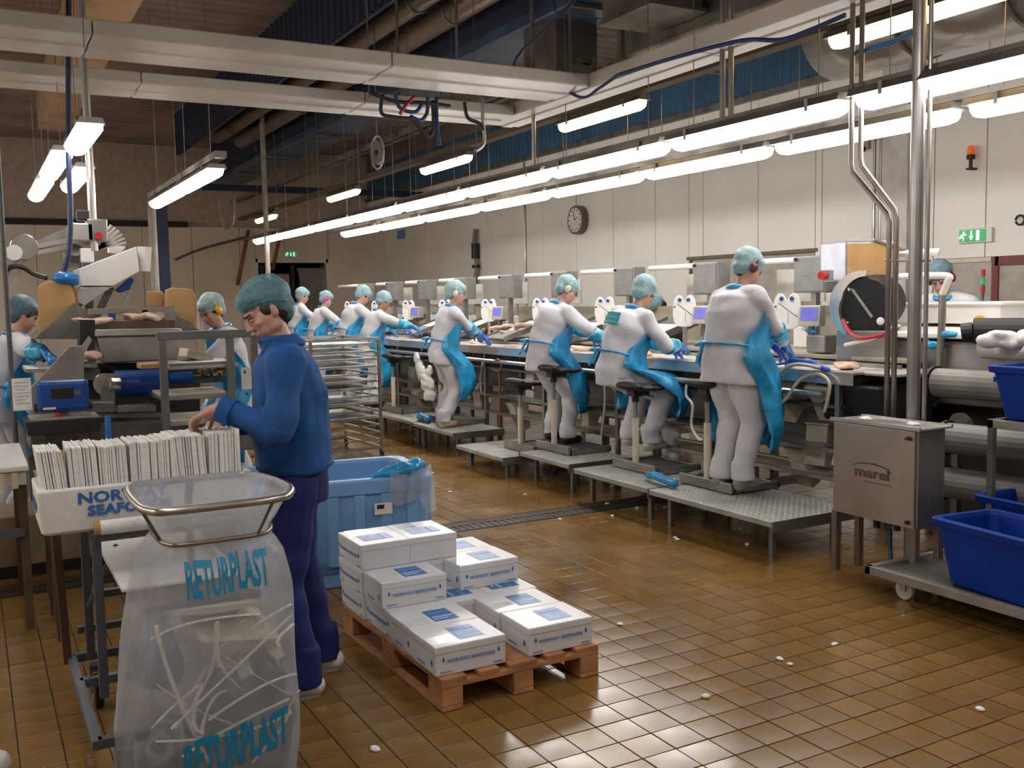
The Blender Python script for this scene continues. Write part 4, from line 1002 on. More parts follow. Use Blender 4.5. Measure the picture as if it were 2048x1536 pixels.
# ---- long work table
TY0, TY1, TZ = 4.75, 17.6, 1.185
wt = thing('work_table', 'long steel work table with a white belt running away from the camera', 'table', (0, 0, 0))
obj('belt', MB().box(5.36, TY0+.1, TZ-.02, 5.78, TY1, TZ), mat('belt_white', (0.82, 0.77, 0.71), 0.13, 0, 0.12, 4, rvar=.08), wt, bevel=.004)
obj('front_ledge', MB().box(5.25, TY0-.05, TZ-.012, 5.36, TY1, TZ+.006).box(5.245, TY0-.05, TZ-.085, 5.255, TY1, TZ+.006), STEELL, wt, bevel=.003)
obj('front_rail', MB().cyl((5.235, TY0+.2, TZ-.16), (5.235, TY1, TZ-.16), .024, n=12), STEELL, wt)
obj('back_rail', MB().box(5.78, TY0, TZ-.10, 5.80, TY1, TZ+.03), STEEL, wt)
obj('under_tray', MB().box(5.30, TY0+.1, TZ-.26, 5.76, TY1, TZ-.24), STEELD, wt)
obj('end_drum', MB().cyl((5.34, TY0+.05, TZ-.05), (5.80, TY0+.05, TZ-.05), .05, n=16), STEELD, wt)
obj('motor_cover', MB().prism([(5.30, TZ-.09), (5.86, TZ-.05), (5.86, TZ-.36), (5.40, TZ-.36)], TY0-.22, TY0+.35, 'y'), BLACK, wt, bevel=.02)
obj('end_plate', MB().prism([(TY0-.30, TZ-.015), (TY0+.12, TZ-.015), (TY0+.12, TZ), (TY0-.30, TZ)], 5.36, 5.95, 'x'), GREYP, wt)
y = TY0+.12; k = 0
while y < TY1:
    obj('leg', MB().bar((5.30, y, 0), (5.30, y, TZ-.08), .04), STEEL, wt, bevel=.002); obj('leg', MB().bar((5.78, y, 0), (5.78, y, TZ-.1), .04), STEEL, wt, bevel=.002)
    y += 1.34; k += 1
m = MB()
for z in (.42, .62): m.bar((5.30, TY0+.1, z), (5.30, TY1, z), .03)
m.bar((5.78, TY0+.1, .5), (5.78, TY1, .5), .03)
obj('cross_rail', m, STEEL, wt)
obj('drip_shelf', MB().box(5.34, TY0+.3, .40, 5.76, TY1, .415), CREAM, wt)
obj('drip_shelf', MB().box(5.34, TY0+.3, .63, 5.70, TY1, .64), GREYP, wt)

# ---- grader machine body behind the table
gm = thing('grading_machine', 'long grey trimming and grading machine behind the white belt', 'machine', (0, 0, 0))
obj('body', MB().box(6.05, 4.9, .55, 6.95, 17.8, 1.22), STEELD, gm, bevel=.02)
obj('top_deck', MB().box(5.86, 4.75, 1.22, 7.0, 17.8, 1.25), mat('deck_beige', (0.36, 0.32, 0.25), 0.4, 0.2), gm, bevel=.004)
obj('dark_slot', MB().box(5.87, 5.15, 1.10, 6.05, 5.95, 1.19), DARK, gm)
y = 5.2
while y < 17.5: obj('leg', MB().bar((6.15, y, 0), (6.15, y, .56), .06).bar((6.85, y, 0), (6.85, y, .56), .06), STEELD, gm); y += 1.9
obj('back_wall', MB().box(6.93, 5.5, 1.25, 6.97, 17.8, 1.62), mat('deck_beige', (0.36, 0.32, 0.25), 0.4, 0.2), gm)
lower = thing('return_conveyor', 'grey return conveyor with rollers under the grading machine', 'conveyor', (0, 0, 0))
for k in range(4): obj('roller', MB().cyl((5.95, 4.4-.0+k*.42, .82-.05*k), (6.9, 4.4+k*.42, .82-.05*k), .075, n=16), mat('roller_grey', (0.20, 0.185, 0.17), 0.5), lower, smooth=False)
obj('dark_backing', MB().box(6.25, 3.2, .08, 6.95, 4.85, .93), mat('backing_dark', (0.07, 0.066, 0.06), 0.5, 0.3), lower)  # dark backing box added to keep the space behind the rollers dark
obj('side_rail', MB().box(5.92, 4.2, .66, 5.95, 6.4, .78).box(6.9, 4.2, .66, 6.93, 6.4, .78), STEELD, lower)
obj('leg', MB().bar((5.94, 4.4, 0), (5.94, 4.4, .7), .05).bar((6.9, 4.4, 0), (6.9, 4.4, .7), .05), STEELD, lower)

# white tube carried between cabinets
tb2 = thing('service_tube', 'white service tube running above the grading machine', 'tube', (0, 0, 0))
YS = [6.06+1.34*k for k in range(9)]
for a, b in zip([4.95]+[y+.25 for y in YS], [y-.22 for y in YS]+[18.6]):
    obj('tube_run', MB().cyl((6.42, a, 2.03), (6.42, b, 2.03), .028, n=12), WHITE, tb2, smooth=True)
cab0 = thing('control_cabinet', 'x', 'cabinet', (6.30, YS[0], 1.74), 0, 'grey control cabinets over the grading machine')
obj('housing', MB().box(-.07, -.18, 0, .09, .18, .31), mat('cab_grey', (0.25, 0.245, 0.235), 0.45, 0.5), cab0, bevel=.008)
obj('door', MB().box(-.078, -.165, .015, -.07, .165, .295), mat('cab_grey', (0.25, 0.245, 0.235), 0.45, 0.5), cab0, bevel=.003)
text_obj('lettering', 'marel', .045, GREYP, cab0, (-.080, 0, .15), (0, -1, 0), (0, 0, 1), .0008, 1.3, .001)
obj('latch', MB().cyl((-.10, .14, .285), (-.078, .14, .285), .014, n=8), BLACK, cab0)
obj('post', MB().box(-.02, -.03, -.50, .03, .03, 0), STEEL, cab0)
WHO = ['nearest', 'second', 'third', 'fourth', 'fifth', 'sixth', 'seventh', 'eighth', 'ninth']
disc0 = thing('knife_board', 'x', 'knife board', (5.98, YS[0], 1.44), 0, 'white two lobed knife boards')
pts = [(-.105, .05), (-.115, .12), (-.112, .21), (-.098, .265), (-.075, .295), (-.05, .30), (-.025, .285), (-.008, .25), (0, .235), (.008, .25), (.025, .285), (.05, .30), (.075, .295), (.098, .265), (.112, .21), (.115, .12), (.105, .05), (.075, .012), (.04, 0), (-.04, 0), (-.075, .012)]
obj('board', MB().prism(pts, -.012, .012, 'x'), WHITE, disc0, bevel=.004)
obj('knob', MB().cyl((-.03, -.042, .255), (-.012, -.042, .255), .017, n=12).cyl((-.03, .042, .255), (-.012, .042, .255), .017, n=12), BELT, disc0)
obj('groove', MB().bar((-.0125, -.09, .10), (-.0125, .07, .22), .004, .004).bar((-.0125, .085, .19), (-.0125, .105, .19), .014, .01).bar((-.0125, -.01, .04), (-.0125, -.01, .14), .003, .003), BLACK, disc0)
obj('foot', MB().box(-.008, -.02, -.19, .008, .02, .03), STEEL, disc0)
disp0 = thing('touch_display', 'x', 'display', (5.98, YS[0]-.26, 1.43), 0, 'touch displays of the grading machine')
obj('housing', MB().prism([(-.06, .0), (.12, .0), (.12, .24), (-.02, .24)], -.13, .13, 'y'), mat('disp_beige', (0.40, 0.37, 0.32), 0.4, 0.3), disp0, bevel=.01)
disp0.scale = (.7, .7, .7); disp0.location.z = 1.47; disp0.rotation_euler = (0, 0, radians(20)); disc0.rotation_euler = (0, 0, radians(34))
d = MB(); d.add([(-.051, -.10, .07), (-.051, .10, .07), (-.026, .10, .215), (-.026, -.10, .215), (-.056, -.10, .07), (-.056, .10, .07), (-.031, .10, .215), (-.031, -.10, .215)], [(3, 2, 1, 0), (4, 5, 6, 7), (0, 1, 5, 4), (1, 2, 6, 5), (2, 3, 7, 6), (3, 0, 4, 7)])
obj('screen', d, SCREEN, disp0)
obj('arm', MB().box(.0, -.03, -.17, .06, .03, 0), STEELD, disp0)
tray0 = thing('inclined_feeder', 'x', 'feeder', (5.95, YS[2]+.5, 1.22), 0, 'inclined feeders with white boards')
obj('side_plate', MB().prism([(-.32, .0), (.45, .22), (.45, .30), (-.32, .06)], -.26, -.245, 'y').prism([(-.32, .0), (.45, .22), (.45, .30), (-.32, .06)], .245, .26, 'y'), STEELD, tray0)
obj('bed', MB().prism([(-.32, .02), (.45, .25), (.45, .27), (-.32, .04)], -.245, .245, 'y'), mat('feeder_grey', (0.12, 0.12, 0.11), 0.5), tray0)
obj('board', MB().prism([(-.05, .105), (.30, .215), (.30, .23), (-.05, .12)], -.23, .20, 'y'), WHITE, tray0, bevel=.003)
obj('support', MB().box(.3, -.2, -.01, .34, .2, .2), STEELD, tray0)
for k, y in enumerate(YS):
    for src, dx, nm in ((cab0, 0, 'control cabinet over the grading machine'), (disc0, 0, 'white two lobed knife board with blue knobs'), (disp0, 0, 'touch display with a blue lit screen')):
        c = src if k == 0 else dup(src, (src.location.x, src.location.y+1.34*k, src.location.z))
        c['label'] = '%s, %s along the line from the right' % (nm if nm[0] != 'c' else 'grey '+nm, WHO[k])
for k in range(1, 8):
    c = tray0 if k == 1 else dup(tray0); c.location.y = YS[k]+.55; c['label'] = 'inclined feeder with a white board, %s along the line' % WHO[k-1]
pan0 = thing('splash_panel', 'x', 'panel', (6.75, YS[0]+.62, 1.66), 0, 'pale splash panels behind the cabinets')
obj('sheet', MB().box(0, -.30, 0, .02, .30, .30), mat('panel_pale', (0.46, 0.43, 0.38), 0.35, 0.3), pan0, bevel=.004); obj('post', MB().box(.005, -.02, -.42, .015, .02, 0), STEEL, pan0)
for k in range(0, 8):
    c = pan0 if k == 0 else dup(pan0, (6.75, YS[k]+.62, 1.66)); c['label'] = 'pale splash panel behind the cabinets, %s from the right' % WHO[k]
# white canisters and jugs standing among the stations
for k in range(8):
    t = thing('white_canister', 'white plastic canister on the machine deck, %s from the right' % WHO[k], 'canister', (6.55, YS[k]+.36+.05*sin(k*5), 1.251), 0, 'white canisters on the machine deck')
    obj('canister_body', MB().box(-.06, -.085, 0, .06, .085, .25), WHITE, t, bevel=.015); obj('cap', MB().cyl((0, 0, .25), (0, 0, .29), .03, n=12), LBL, t)
# fish on the belt and the feeders
def fillet(name, lab, loc, n, sx, sy, h, seed, group):
    rs = random.Random(seed); m = MB()
    for _ in range(n):
        m.ell((rs.uniform(-sx, sx), rs.uniform(-sy, sy), rs.uniform(.01, h)), (rs.uniform(.05, .09), rs.uniform(.07, .13), rs.uniform(.016, .03)), eul(rs.uniform(-.3, .3), rs.uniform(-.3, .3), rs.uniform(0, 3)), 10, 6)
    o = link(name, fuse(m, .018, 3, .004, 40, seed), FISH); o.location = loc
    return tag(o, lab, 'fish', group)
for i, (x, y, n, sx, sy, h, lab) in enumerate([
    (5.60, (5.500, 5.489, 1.262)[1], 4, .08, .16, .02, 'pinkish fish pieces on the belt right of the worker seen from behind'),
    (5.55, (5.500, 5.047, 1.281)[1], 3, .06, .1, .02, 'reddish fish scraps at the near end of the belt'),
    (5.55, 7.5, 4, .08, .2, .02, 'fish pieces on the belt before the worker with the teal patch'),
    (5.55, 8.6, 4, .08, .2, .02, 'fish pieces on the belt before the seated worker in white'),
    (5.60, 10.9, 5, .10, .2, .02, 'fish pieces on the belt beyond the leaning worker'),
    (5.95, (5.900, 10.777, 1.377)[1], 14, .15, .28, .16, 'large heap of pale fish fillets beside the seated worker in white'),
    (6.15, (6.100, 10.075, 1.592)[1], 10, .14, .3, .12, 'fish heap behind the head of the seated worker'),
    (6.1, (6.100, 9.212, 1.481)[1], 7, .1, .2, .10, 'small fish heap between the two seated workers'),
    (6.05, (6.000, 11.872, 1.457)[1], 7, .12, .2, .10, 'fish heap left of the leaning worker'),
    (6.05, (6.000, 14.730, 1.306)[1], 6, .12, .3, .08, 'distant fish heap near the tray rack')]):
    z = TZ+.004 if x < 5.8 else 1.255
    if x >= 5.8: z = 1.27
    fillet('fish_fillets', lab, (x, y, z), n, sx, sy, h, 30+i, 'fish on the work line')

# ---- clutter under the table: chutes, bags, hoses
def chute(lab, loc, rz, tilt, s=1.0, m=CREAM):
    t = thing('plastic_chute', lab, 'chute', loc, rz)
    obj('chute_body', MB().prism([(-.10*s, .15*s), (.10*s, .17*s), (.06*s, -.15*s), (-.04*s, -.18*s)], -.10*s, .10*s, 'y').xf(Matrix.Rotation(tilt, 4, 'Y')), m, t, bevel=.01)
    obj('chute_lip', MB().prism([(-.11*s, .15*s), (.11*s, .17*s), (.11*s, .185*s), (-.11*s, .165*s)], -.11*s, .11*s, 'y').xf(Matrix.Rotation(tilt, 4, 'Y')), m, t)
    return t
CH = [(1580,795,5.45,.5,1.15), (1745,822,5.5,.1,.9), (1790,830,5.6,.1,.8), (1655,800,5.42,-.4,.9), (1695,860,5.5,.2,.7), (1640,890,5.5,.3,.9), (1610,930,5.5,-.2,.9),
      (1335,760,5.5,.3,1.0), (1245,770,5.4,-.2,1.0), (1070,770,5.5,.2,1.0), (1040,830,5.5,-.2,1.0), (1000,800,5.5,.4,.9), (960,790,5.5,0,.8), (830,760,5.5,.3,1.0), (845,800,5.5,-.3,.9), (1180,840,5.6,.2,.8)]
CHP = [(5.45, 5.487, 0.947), (5.5, 4.748, 0.908), (5.6, 4.64, 0.882), (5.42, 5.086, 0.963), (5.5, 4.97, 0.749), (5.5, 5.229, 0.608), (5.5, 5.378, 0.437), (5.5, 7.052, 0.978), (5.4, 7.611, 0.9), (5.5, 9.432, 0.77), (5.5, 9.786, 0.398), (5.5, 10.267, 0.532), (5.5, 10.79, 0.552), (5.5, 12.811, 0.609), (5.5, 12.566, 0.344), (5.6, 8.479, 0.463)]
NEAR = ['beside the looping hose', 'under the near end of the belt', 'left of the tall pole', 'left of the steel cabinet top', 'just above the steel cabinet', 'behind the steel cabinet edge', 'low beside the steel cabinet',
        'behind the teal patch worker', 'between the seated workers', 'right of the empty stool', 'below the empty stool seat', 'right of the leaning worker', 'at the leaning worker legs', 'left of the leaning worker', 'low, left of the leaning worker', 'at the feet of the seated worker']
for i, (px, py, X_, tl, s) in enumerate(CH):
    p = CHP[i]
    chute('cream plastic chute under the table, '+NEAR[i], (p[0], p[1], p[2]), random.uniform(-.3, .3), tl, s)
hose = lambda lab, P, r, m, **k: cable('water_hose', lab, P, r, m, 'hose', **k)
hose('cream hose looping beside the blue apron of the worker seen from behind', [(5.200, 4.951, 1.217), (5.160, 5.173, 1.226), (5.120, 5.331, 1.110), (5.120, 5.382, 0.977), (5.120, 5.315, 0.920), (5.140, 5.225, 0.970), (5.180, 5.119, 1.120), (5.200, 4.973, 1.170), (5.200, 4.867, 1.117), (5.200, 4.879, 0.994), (5.200, 4.910, 0.904)], .014, HOSE)
hose('white hose hanging behind the stool of the teal patch worker', [(5.200, 6.400, 1.037), (5.200, 6.420, 0.910), (5.200, 6.337, 0.833), (5.200, 6.350, 0.665), (5.200, 6.274, 0.569), (5.200, 6.211, 0.556)], .012, WHITE)
hose('cream hose looping right of the seated worker', [(5.200, 7.485, 1.107), (5.200, 7.626, 1.029), (5.200, 7.613, 0.817), (5.200, 7.633, 0.626), (5.200, 7.678, 0.430)], .012, HOSE)
hose('brown looped hose under the table beside the leaning worker', [(5.200, 10.120, 1.003), (5.200, 10.193, 0.794), (5.200, 10.174, 0.648)], .012, HOSE)
hose('reddish looped hose hanging under the table near the empty stool', [WX(1000+15*cos(a),733+15*sin(a),5.22) for a in (0,1,2,3,4,5,6)] if False else [(5.220, 9.909, 0.995), (5.220, 9.785, 1.058), (5.220, 9.692, 0.994), (5.220, 9.755, 0.923), (5.220, 9.912, 0.937)], .010, BRICKR)
hose('reddish pipe standing beside the empty stool', [(5.300, 9.893, 0.894), (5.300, 9.891, 0.634), (5.300, 9.925, 0.108)], .018, BRICKR)
hose('dark drain hose curving under the near end of the table', [(5.750, 5.249, 1.060), (5.700, 5.130, 0.978), (5.600, 4.857, 0.916), (5.500, 4.683, 0.868)], .05, mat('drain_hose', (0.10, 0.11, 0.08), 0.5))
for i, p in enumerate([(5.150, 11.790, 0.813), (5.180, 11.658, 0.669), (5.400, 6.856, 0.507)]):
    m = MB(); rs = random.Random(i)
    for k in range(9): m.ell((rs.uniform(-.04, .04), rs.uniform(-.08, .08), rs.uniform(-.18, .18)), (.04, .07, .08), None, 8, 6)
    o = link('plastic_bag', fuse(m, .02, 2, .012, 26, i), WHITE); o.location = p
    tag(o, ['crumpled white plastic bag hanging left of the leaning worker', 'lower crumpled white bag left of the leaning worker', 'white crumpled bag low behind the teal patch worker'][i], 'bag')
m = MB().cap((0, 0, 0), (.0, .25, .02), .035, .045).cap((0, .25, .02), (.05, .42, 0), .04, .02)
for i, p in enumerate([(4.62, 5.84, PZ+.038), (4.72, 10.62, PZ+.038)]):
    o = link('blue_cloth', fuse(m, .015, 3, .008, 30, i), APRON); o.location = p; tag(o, ['crumpled blue film lying on the gap between the two nearest platforms', 'crumpled blue film lying on the far platform by the leaning worker'][i], 'film')
o = link('blue_glove', fuse(MB().cap((0, 0, 0), (0, .22, .02), .03, .02).cap((0, .05, 0), (.03, -.12, -.04), .025, .02).cap((0, .22, 0), (-.05, .3, -.02), .015), .012, 2, .004), GLOVE); o.location = (5.220, 5.040, 1.240)
tag(o, 'dark blue glove drooping over the front rail near the looping hose', 'glove')

# ---- near steel cabinet
kc = thing('steel_cabinet', 'large brushed steel cabinet with a maker name at the near end of the line', 'cabinet', (0, 0, 0))
obj('cabinet_body', MB().box(4.69, 3.72, .37, 4.92, 4.345, .945), STEEL, kc, bevel=.006)
obj('door', MB().box(4.675, 3.735, .375, 4.69, 4.335, .94), mat('door_steel', (0.40, 0.34, 0.29), 0.38, 0.75, 0.12, 2, rvar=.1), kc, bevel=.004)
text_obj('lettering', 'marel', .085, BROWNP, kc, (4.673, 4.035, .655), (0, -1, 0), (0, 0, 1), .0008, 1.35, .002)
sw_ = MB().tube([(4.673, 4.035+.155*cos(a)+.01, .665+.05*sin(a)) for a in [0.5+k*.17 for k in range(16)]], [.0008+.0035*sin(pi*k/15) for k in range(16)], 5).box(4.672, 3.90, .600, 4.675, 4.10, .604)
obj('emblem', sw_, BROWNP, kc)
l = MB()
for z in (.90, .41): l.cyl((4.655, 3.77, z), (4.675, 3.77, z), .012, n=10)
l.box(4.663, 3.75, .89, 4.672, 3.80, .897)
obj('latch', l, BLACK, kc)
obj('top_tray', MB().box(4.67, 3.70, .945, 4.96, 4.36, .955).box(4.67, 3.70, .955, 4.685, 4.36, .965).box(4.945, 3.70, .955, 4.96, 4.36, .965), STEELL, kc)
for x, y in ((4.695, 4.325), (4.90, 4.325), (4.695, 3.74), (4.90, 3.74)): obj('leg', MB().box(x-.02, y-.02, 0, x+.02, y+.02, .38), mat('leg_brown', (0.20, 0.15, 0.12), 0.5, 0.5), kc)
obj('gland', MB().cyl((4.8, 4.1, .30), (4.8, 4.1, .37), .02, n=10).cyl((4.8, 3.95, .31), (4.8, 3.95, .37), .02, n=10), BLACK, kc)
cable('floor_cable', 'dark blue cable hanging below the steel cabinet to the floor', [(4.8, 4.0, .31), (4.78, 3.98, .18), (4.72, 3.90, .06), (4.68, 3.82, .02)], .012, BLUEC)
for i, p in enumerate([(4.78, 4.18, .965), (4.82, 3.86, .962)]):
    o = link('fish_scrap', fuse(MB().ell((0, 0, 0), (.035, .05, .012)), .01, 2, .006, 60, i), PAD); o.location = p; tag(o, ['pale scrap on the cabinet top near the line', 'pale scrap on the cabinet top near the pole'][i], 'scrap')

# ---- poles and conduits
pp = (5.020, 4.027, 1.685)
one('tall_pole', 'tall grey steel pole passing in front of the lamps', 'pole', MB().cyl((pp[0], pp[1], 0), (pp[0], pp[1], ZC), .040, n=18), mat('pole_grey', (0.34, 0.33, 0.32), 0.3, 0.75), smooth=False)
p = (5.020, 3.948, 1.684); one('thin_pipe', 'thin steel pipe just right of the tall pole', 'pipe', MB().cyl((p[0], p[1], .5), (p[0], p[1], ZC), .014, n=10), STEEL)
for i, P in enumerate([[(5.050, 4.584, 4.216), (5.050, 4.559, 2.526), (5.050, 4.250, 2.207), (5.050, 4.207, 0.939)], [(5.050, 4.516, 4.192), (5.050, 4.482, 2.555), (5.050, 4.197, 2.227), (5.050, 4.154, 0.944)]]):
    P = [V(*q) for q in P]; P[0].y = P[1].y; P[0].z = ZC; P[3].z = .5; P[3].y = P[2].y
    Q = [P[0], P[1]+V(0, 0, .04), P[1]+(P[2]-P[1])*.05, P[2]+(P[1]-P[2])*.05, P[2]-V(0, 0, .04), P[3]]
    one('bent_conduit', ['left of the two bent steel conduits beside the tall pole', 'right of the two bent steel conduits beside the tall pole'][i], 'conduit', MB().tube(Q, .017, 10), mat('conduit_grey', (0.30, 0.27, 0.25), 0.35, 0.7), 'bent conduits beside the tall pole', smooth=True)
for i, px in enumerate((1, 2)):
    p = [(8.800, 7.615, 2.636), (8.800, 7.527, 2.628)][i]
    one('thin_pipe', ['thin wall pipe left of the pale column', 'thin wall pipe on the pale column'][i], 'pipe', MB().cyl((9.80, p[1]*9.80/p[0], 0), (9.80, p[1]*9.80/p[0], 3.9), .018, n=8), STEEL)
one('cross_brace', 'thin rod joining the conduits and the tall pole', 'rod', MB().cyl((5.050, 4.279, 1.933), (5.050, 3.949, 1.919), .008, n=6), STEEL)
# hanging rods that carry the lamp rows
for i, p in enumerate([(5.080, 8.655, 3.223), (5.080, 5.831, 3.498), (5.080, 5.736, 3.002)]):
    one('hanging_rod', ['vertical rod at the first bend of the lamp rows', 'vertical rod in front of the blue cladding', 'second vertical rod in front of the blue cladding'][i], 'rod', MB().cyl((p[0], p[1], 3.05), (p[0], p[1], ZC), .022, n=8), STEEL)

# ---- machinery at the near right end
cx = thing('carton_on_machine', 'open white carton with brown inside on top of the dark machine', 'box', (6.100, 5.424, 1.825), radians(-17))
cx.scale = (1.1, 1.1, 1.0)
m = MB().box(-.20, -.17, 0, .20, -.16, .30).box(-.20, .16, 0, .20, .17, .30).box(-.20, -.17, 0, -.19, .17, .30).box(-.2, -.17, 0, .2, .17, .01).box(-.20, -.17, .29, .0, .17, .30)
obj('carton', m, mat('carton_white', (0.62, 0.64, 0.72), 0.4), cx); obj('carton_side', MB().box(.19, -.18, 0, .205, .18, .30).box(-.19, -.185, .0, .20, -.171, .28), CARD, cx)
obj('flap', MB().prism([(.0, .30), (.24, .22), (.245, .235), (.0, .315)], -.2, .18, 'y'), STEELL, cx)
bm_ = thing('disc_skinner', 'black round machine head with a bright curved steel guard', 'machine', (5.950, 5.195, 1.470), radians(20))
m = MB().cyl((-.05, 0, .16), (.22, 0, .20), .22, .21, n=26); obj('black_drum', m, BLACK, bm_, bevel=.01)
m = MB(); R = []
for k in range(13):
    a = radians(-60+k*13); w1 = .17+.05*abs(k-6)/6; R.append([(-.10, cos(a)*.26, .17+sin(a)*.26), (-.10, cos(a)*w1, .17+sin(a)*w1), (-.05, cos(a)*w1, .17+sin(a)*w1), (-.05, cos(a)*.26, .17+sin(a)*.26)])
obj('guard', m.rings(R), STEELL, bm_, smooth=False); obj('arm', MB().bar((-.06, .10, .30), (-.06, -.06, .08), .02, .02), STEEL, bm_)
obj('stop_button', MB().cyl((-.1, .30, .40), (-.16, .30, .40), .03, n=14), RED, bm_); obj('button_box', MB().box(-.1, .26, .36, -.02, .34, .44), STEEL, bm_)
obj('stand', MB().box(-.06, -.20, -.30, .2, .22, -.02).box(-.02, -.1, -.55, .1, .1, -.3), STEEL, bm_, bevel=.01)
obj('splash', MB().ell((-.06, .12, .30), (.012, .02, .03)).ell((-.06, -.12, .05), (.012, .03, .03)).ell((-.06, .15, .04), (.01, .03, .01)), PAD, bm_)
hose('dark red hose drooping below the black machine head', [(5.800, 5.296, 1.530), (5.750, 5.182, 1.439), (5.700, 5.021, 1.404), (5.700, 4.864, 1.423), (5.700, 4.714, 1.486)], .018, REDH)
hose('cream strap drooping below the red hose', [(5.750, 5.229, 1.345), (5.700, 4.975, 1.391), (5.700, 4.820, 1.438), (5.700, 4.693, 1.497)], .014, CREAM)
hr = cable('safety_rail', 'white bent tubular rail in front of the worker at the far right', [(6.000, 4.947, 1.847), (6.000, 4.648, 1.846), (6.000, 4.535, 1.836), (6.000, 4.542, 1.804), (6.000, 4.588, 1.708)], .024, WHITE, 'rail', n=10)
cable('safety_rail', 'vertical steel rail post below the white bent rail', [(6.000, 4.588, 1.715), (6.000, 4.584, 1.532), (6.000, 4.607, 1.106), (6.000, 4.636, 0.918)], .026, mat('rail_steel', (0.30, 0.27, 0.22), 0.35, 0.7), 'rail', n=10)
one('white_trough', 'white plastic trough before the worker at the far right', 'trough', MB().box(6.45, 4.45, 1.49, 7.0, 5.35, 1.64).box(6.42, 4.42, 1.63, 7.03, 5.38, 1.65), WHITE, bevel=.01)
lm_ = thing('infeed_conveyor', 'white belted conveyor with dark motor at the right edge', 'conveyor', (0, 0, 0))
obj('belt', MB().prism([(6.0, 1.40), (7.1, 1.46), (7.1, 1.50), (6.0, 1.44)], 3.2, 5.3, 'y'), WHITE, lm_, bevel=.01)
obj('belt_nose', MB().cyl((6.0, 3.2, 1.36), (6.0, 4.25, 1.36), .085, n=20), WHITE, lm_, smooth=False)
obj('frame', MB().box(6.05, 3.3, 1.08, 7.0, 5.4, 1.38), STEEL, lm_, bevel=.02); obj('lower_frame', MB().box(5.95, 3.3, .95, 6.9, 5.3, 1.02).box(6.1, 3.4, 0, 6.16, 3.46, .95).box(6.1, 5.1, 0, 6.16, 5.16, .95), STEELD, lm_, bevel=.01)
q_ = (5.900, 4.148, 1.467)
obj('motor', MB().cyl((q_[0]-.05, q_[1]+.08, q_[2]), (q_[0]+.15, q_[1]-.18, q_[2]), .085, n=18).cyl((q_[0]-.09, q_[1]+.14, q_[2]-.01), (q_[0]-.05, q_[1]+.08, q_[2]), .06, n=14), BLACK, lm_, bevel=.006)
obj('bearing', MB().cyl((6.02, q_[1]+.16, q_[2]+.05), (6.04, q_[1]+.16, q_[2]+.05), .05, n=14), YELL, lm_)
for k, (px) in enumerate((0, 1, 2)):
    a = [(5.700, 4.265, 1.119), (5.500, 4.016, 0.789), (5.500, 4.027, 0.498)][k]
    obj('roller', MB().cyl((a[0], a[1]+.12, a[2]), (a[0]+.1, a[1]-.75, a[2]), .10, n=20), mat('roller_grey', (0.20, 0.185, 0.17), 0.5), lm_, smooth=False)
    obj('roller_cap', MB().cyl((a[0], a[1]+.14, a[2]), (a[0], a[1]+.12, a[2]), .115, n=20), BLACK, lm_)
m = MB(); rs = random.Random(3)
for k in range(9): m.ell((rs.uniform(-.1, .12), rs.uniform(-.2, .14), rs.uniform(-.05, .06)), (.08, .09, .035), eul(rs.uniform(-.4, .4), rs.uniform(-.4, .4), 0), 10, 6)
o = link('white_film', fuse(m, .02, 2, .014, 24), WHITE); o.location = (5.600, 3.776, 1.413); tag(o, 'crumpled white film heaped at the right edge above the upper blue crate', 'film')
for i, p in enumerate([(6.000, 4.565, 1.430), (6.000, 4.670, 1.353), (6.000, 5.851, 1.433), (6.000, 5.906, 1.457)]):
    o = link('film_scrap', fuse(MB().cap((0, 0, 0), (0, -.09, .0), .028, .02).cap((0, 0, 0), (.02, .05, .03), .02), .01, 2, .006, 50, i), [APRON, APRON, APRON, PAD][i]); o.location = p
    tag(o, ['blue glove lying on the machine below the white trough', 'small blue film scrap at the steel rail post', 'blue film scrap on the deck right of the display', 'pale scrap on the deck below the nearest display'][i], 'film')
one('control_box', 'small grey box with a switch left of the black machine head', 'box', MB().box(5.95, (6.000, 5.717, 1.520)[1]-.1, 1.26, 6.15, (6.000, 5.717, 1.520)[1]+.1, 1.40), STEEL, bevel=.01)
st = thing('signal_light', 'thin signal light with red and green lenses in the olive doorway', 'signal light', (8.500, 6.051, 1.832), 0)
obj('mast', MB().cyl((0, 0, -1.0), (0, 0, .12), .02, n=8), STEELD, st); obj('lens', MB().cyl((0, 0, .10), (0, 0, .16), .03, n=12), RED, st); obj('lens', MB().cyl((0, 0, .02), (0, 0, .08), .03, n=12), GREEN, st); obj('lens', MB().cyl((0, 0, -.06), (0, 0, .0), .03, n=12), RED, st)
bpy.data.objects[st.name].location.z = (8.500, 6.051, 1.832)[2]-.06; st.scale = (.7, .7, 1)
obj('mast_foot', MB().cyl((0, 0, -1.85), (0, 0, -1.0), .025, n=8), STEELD, st)

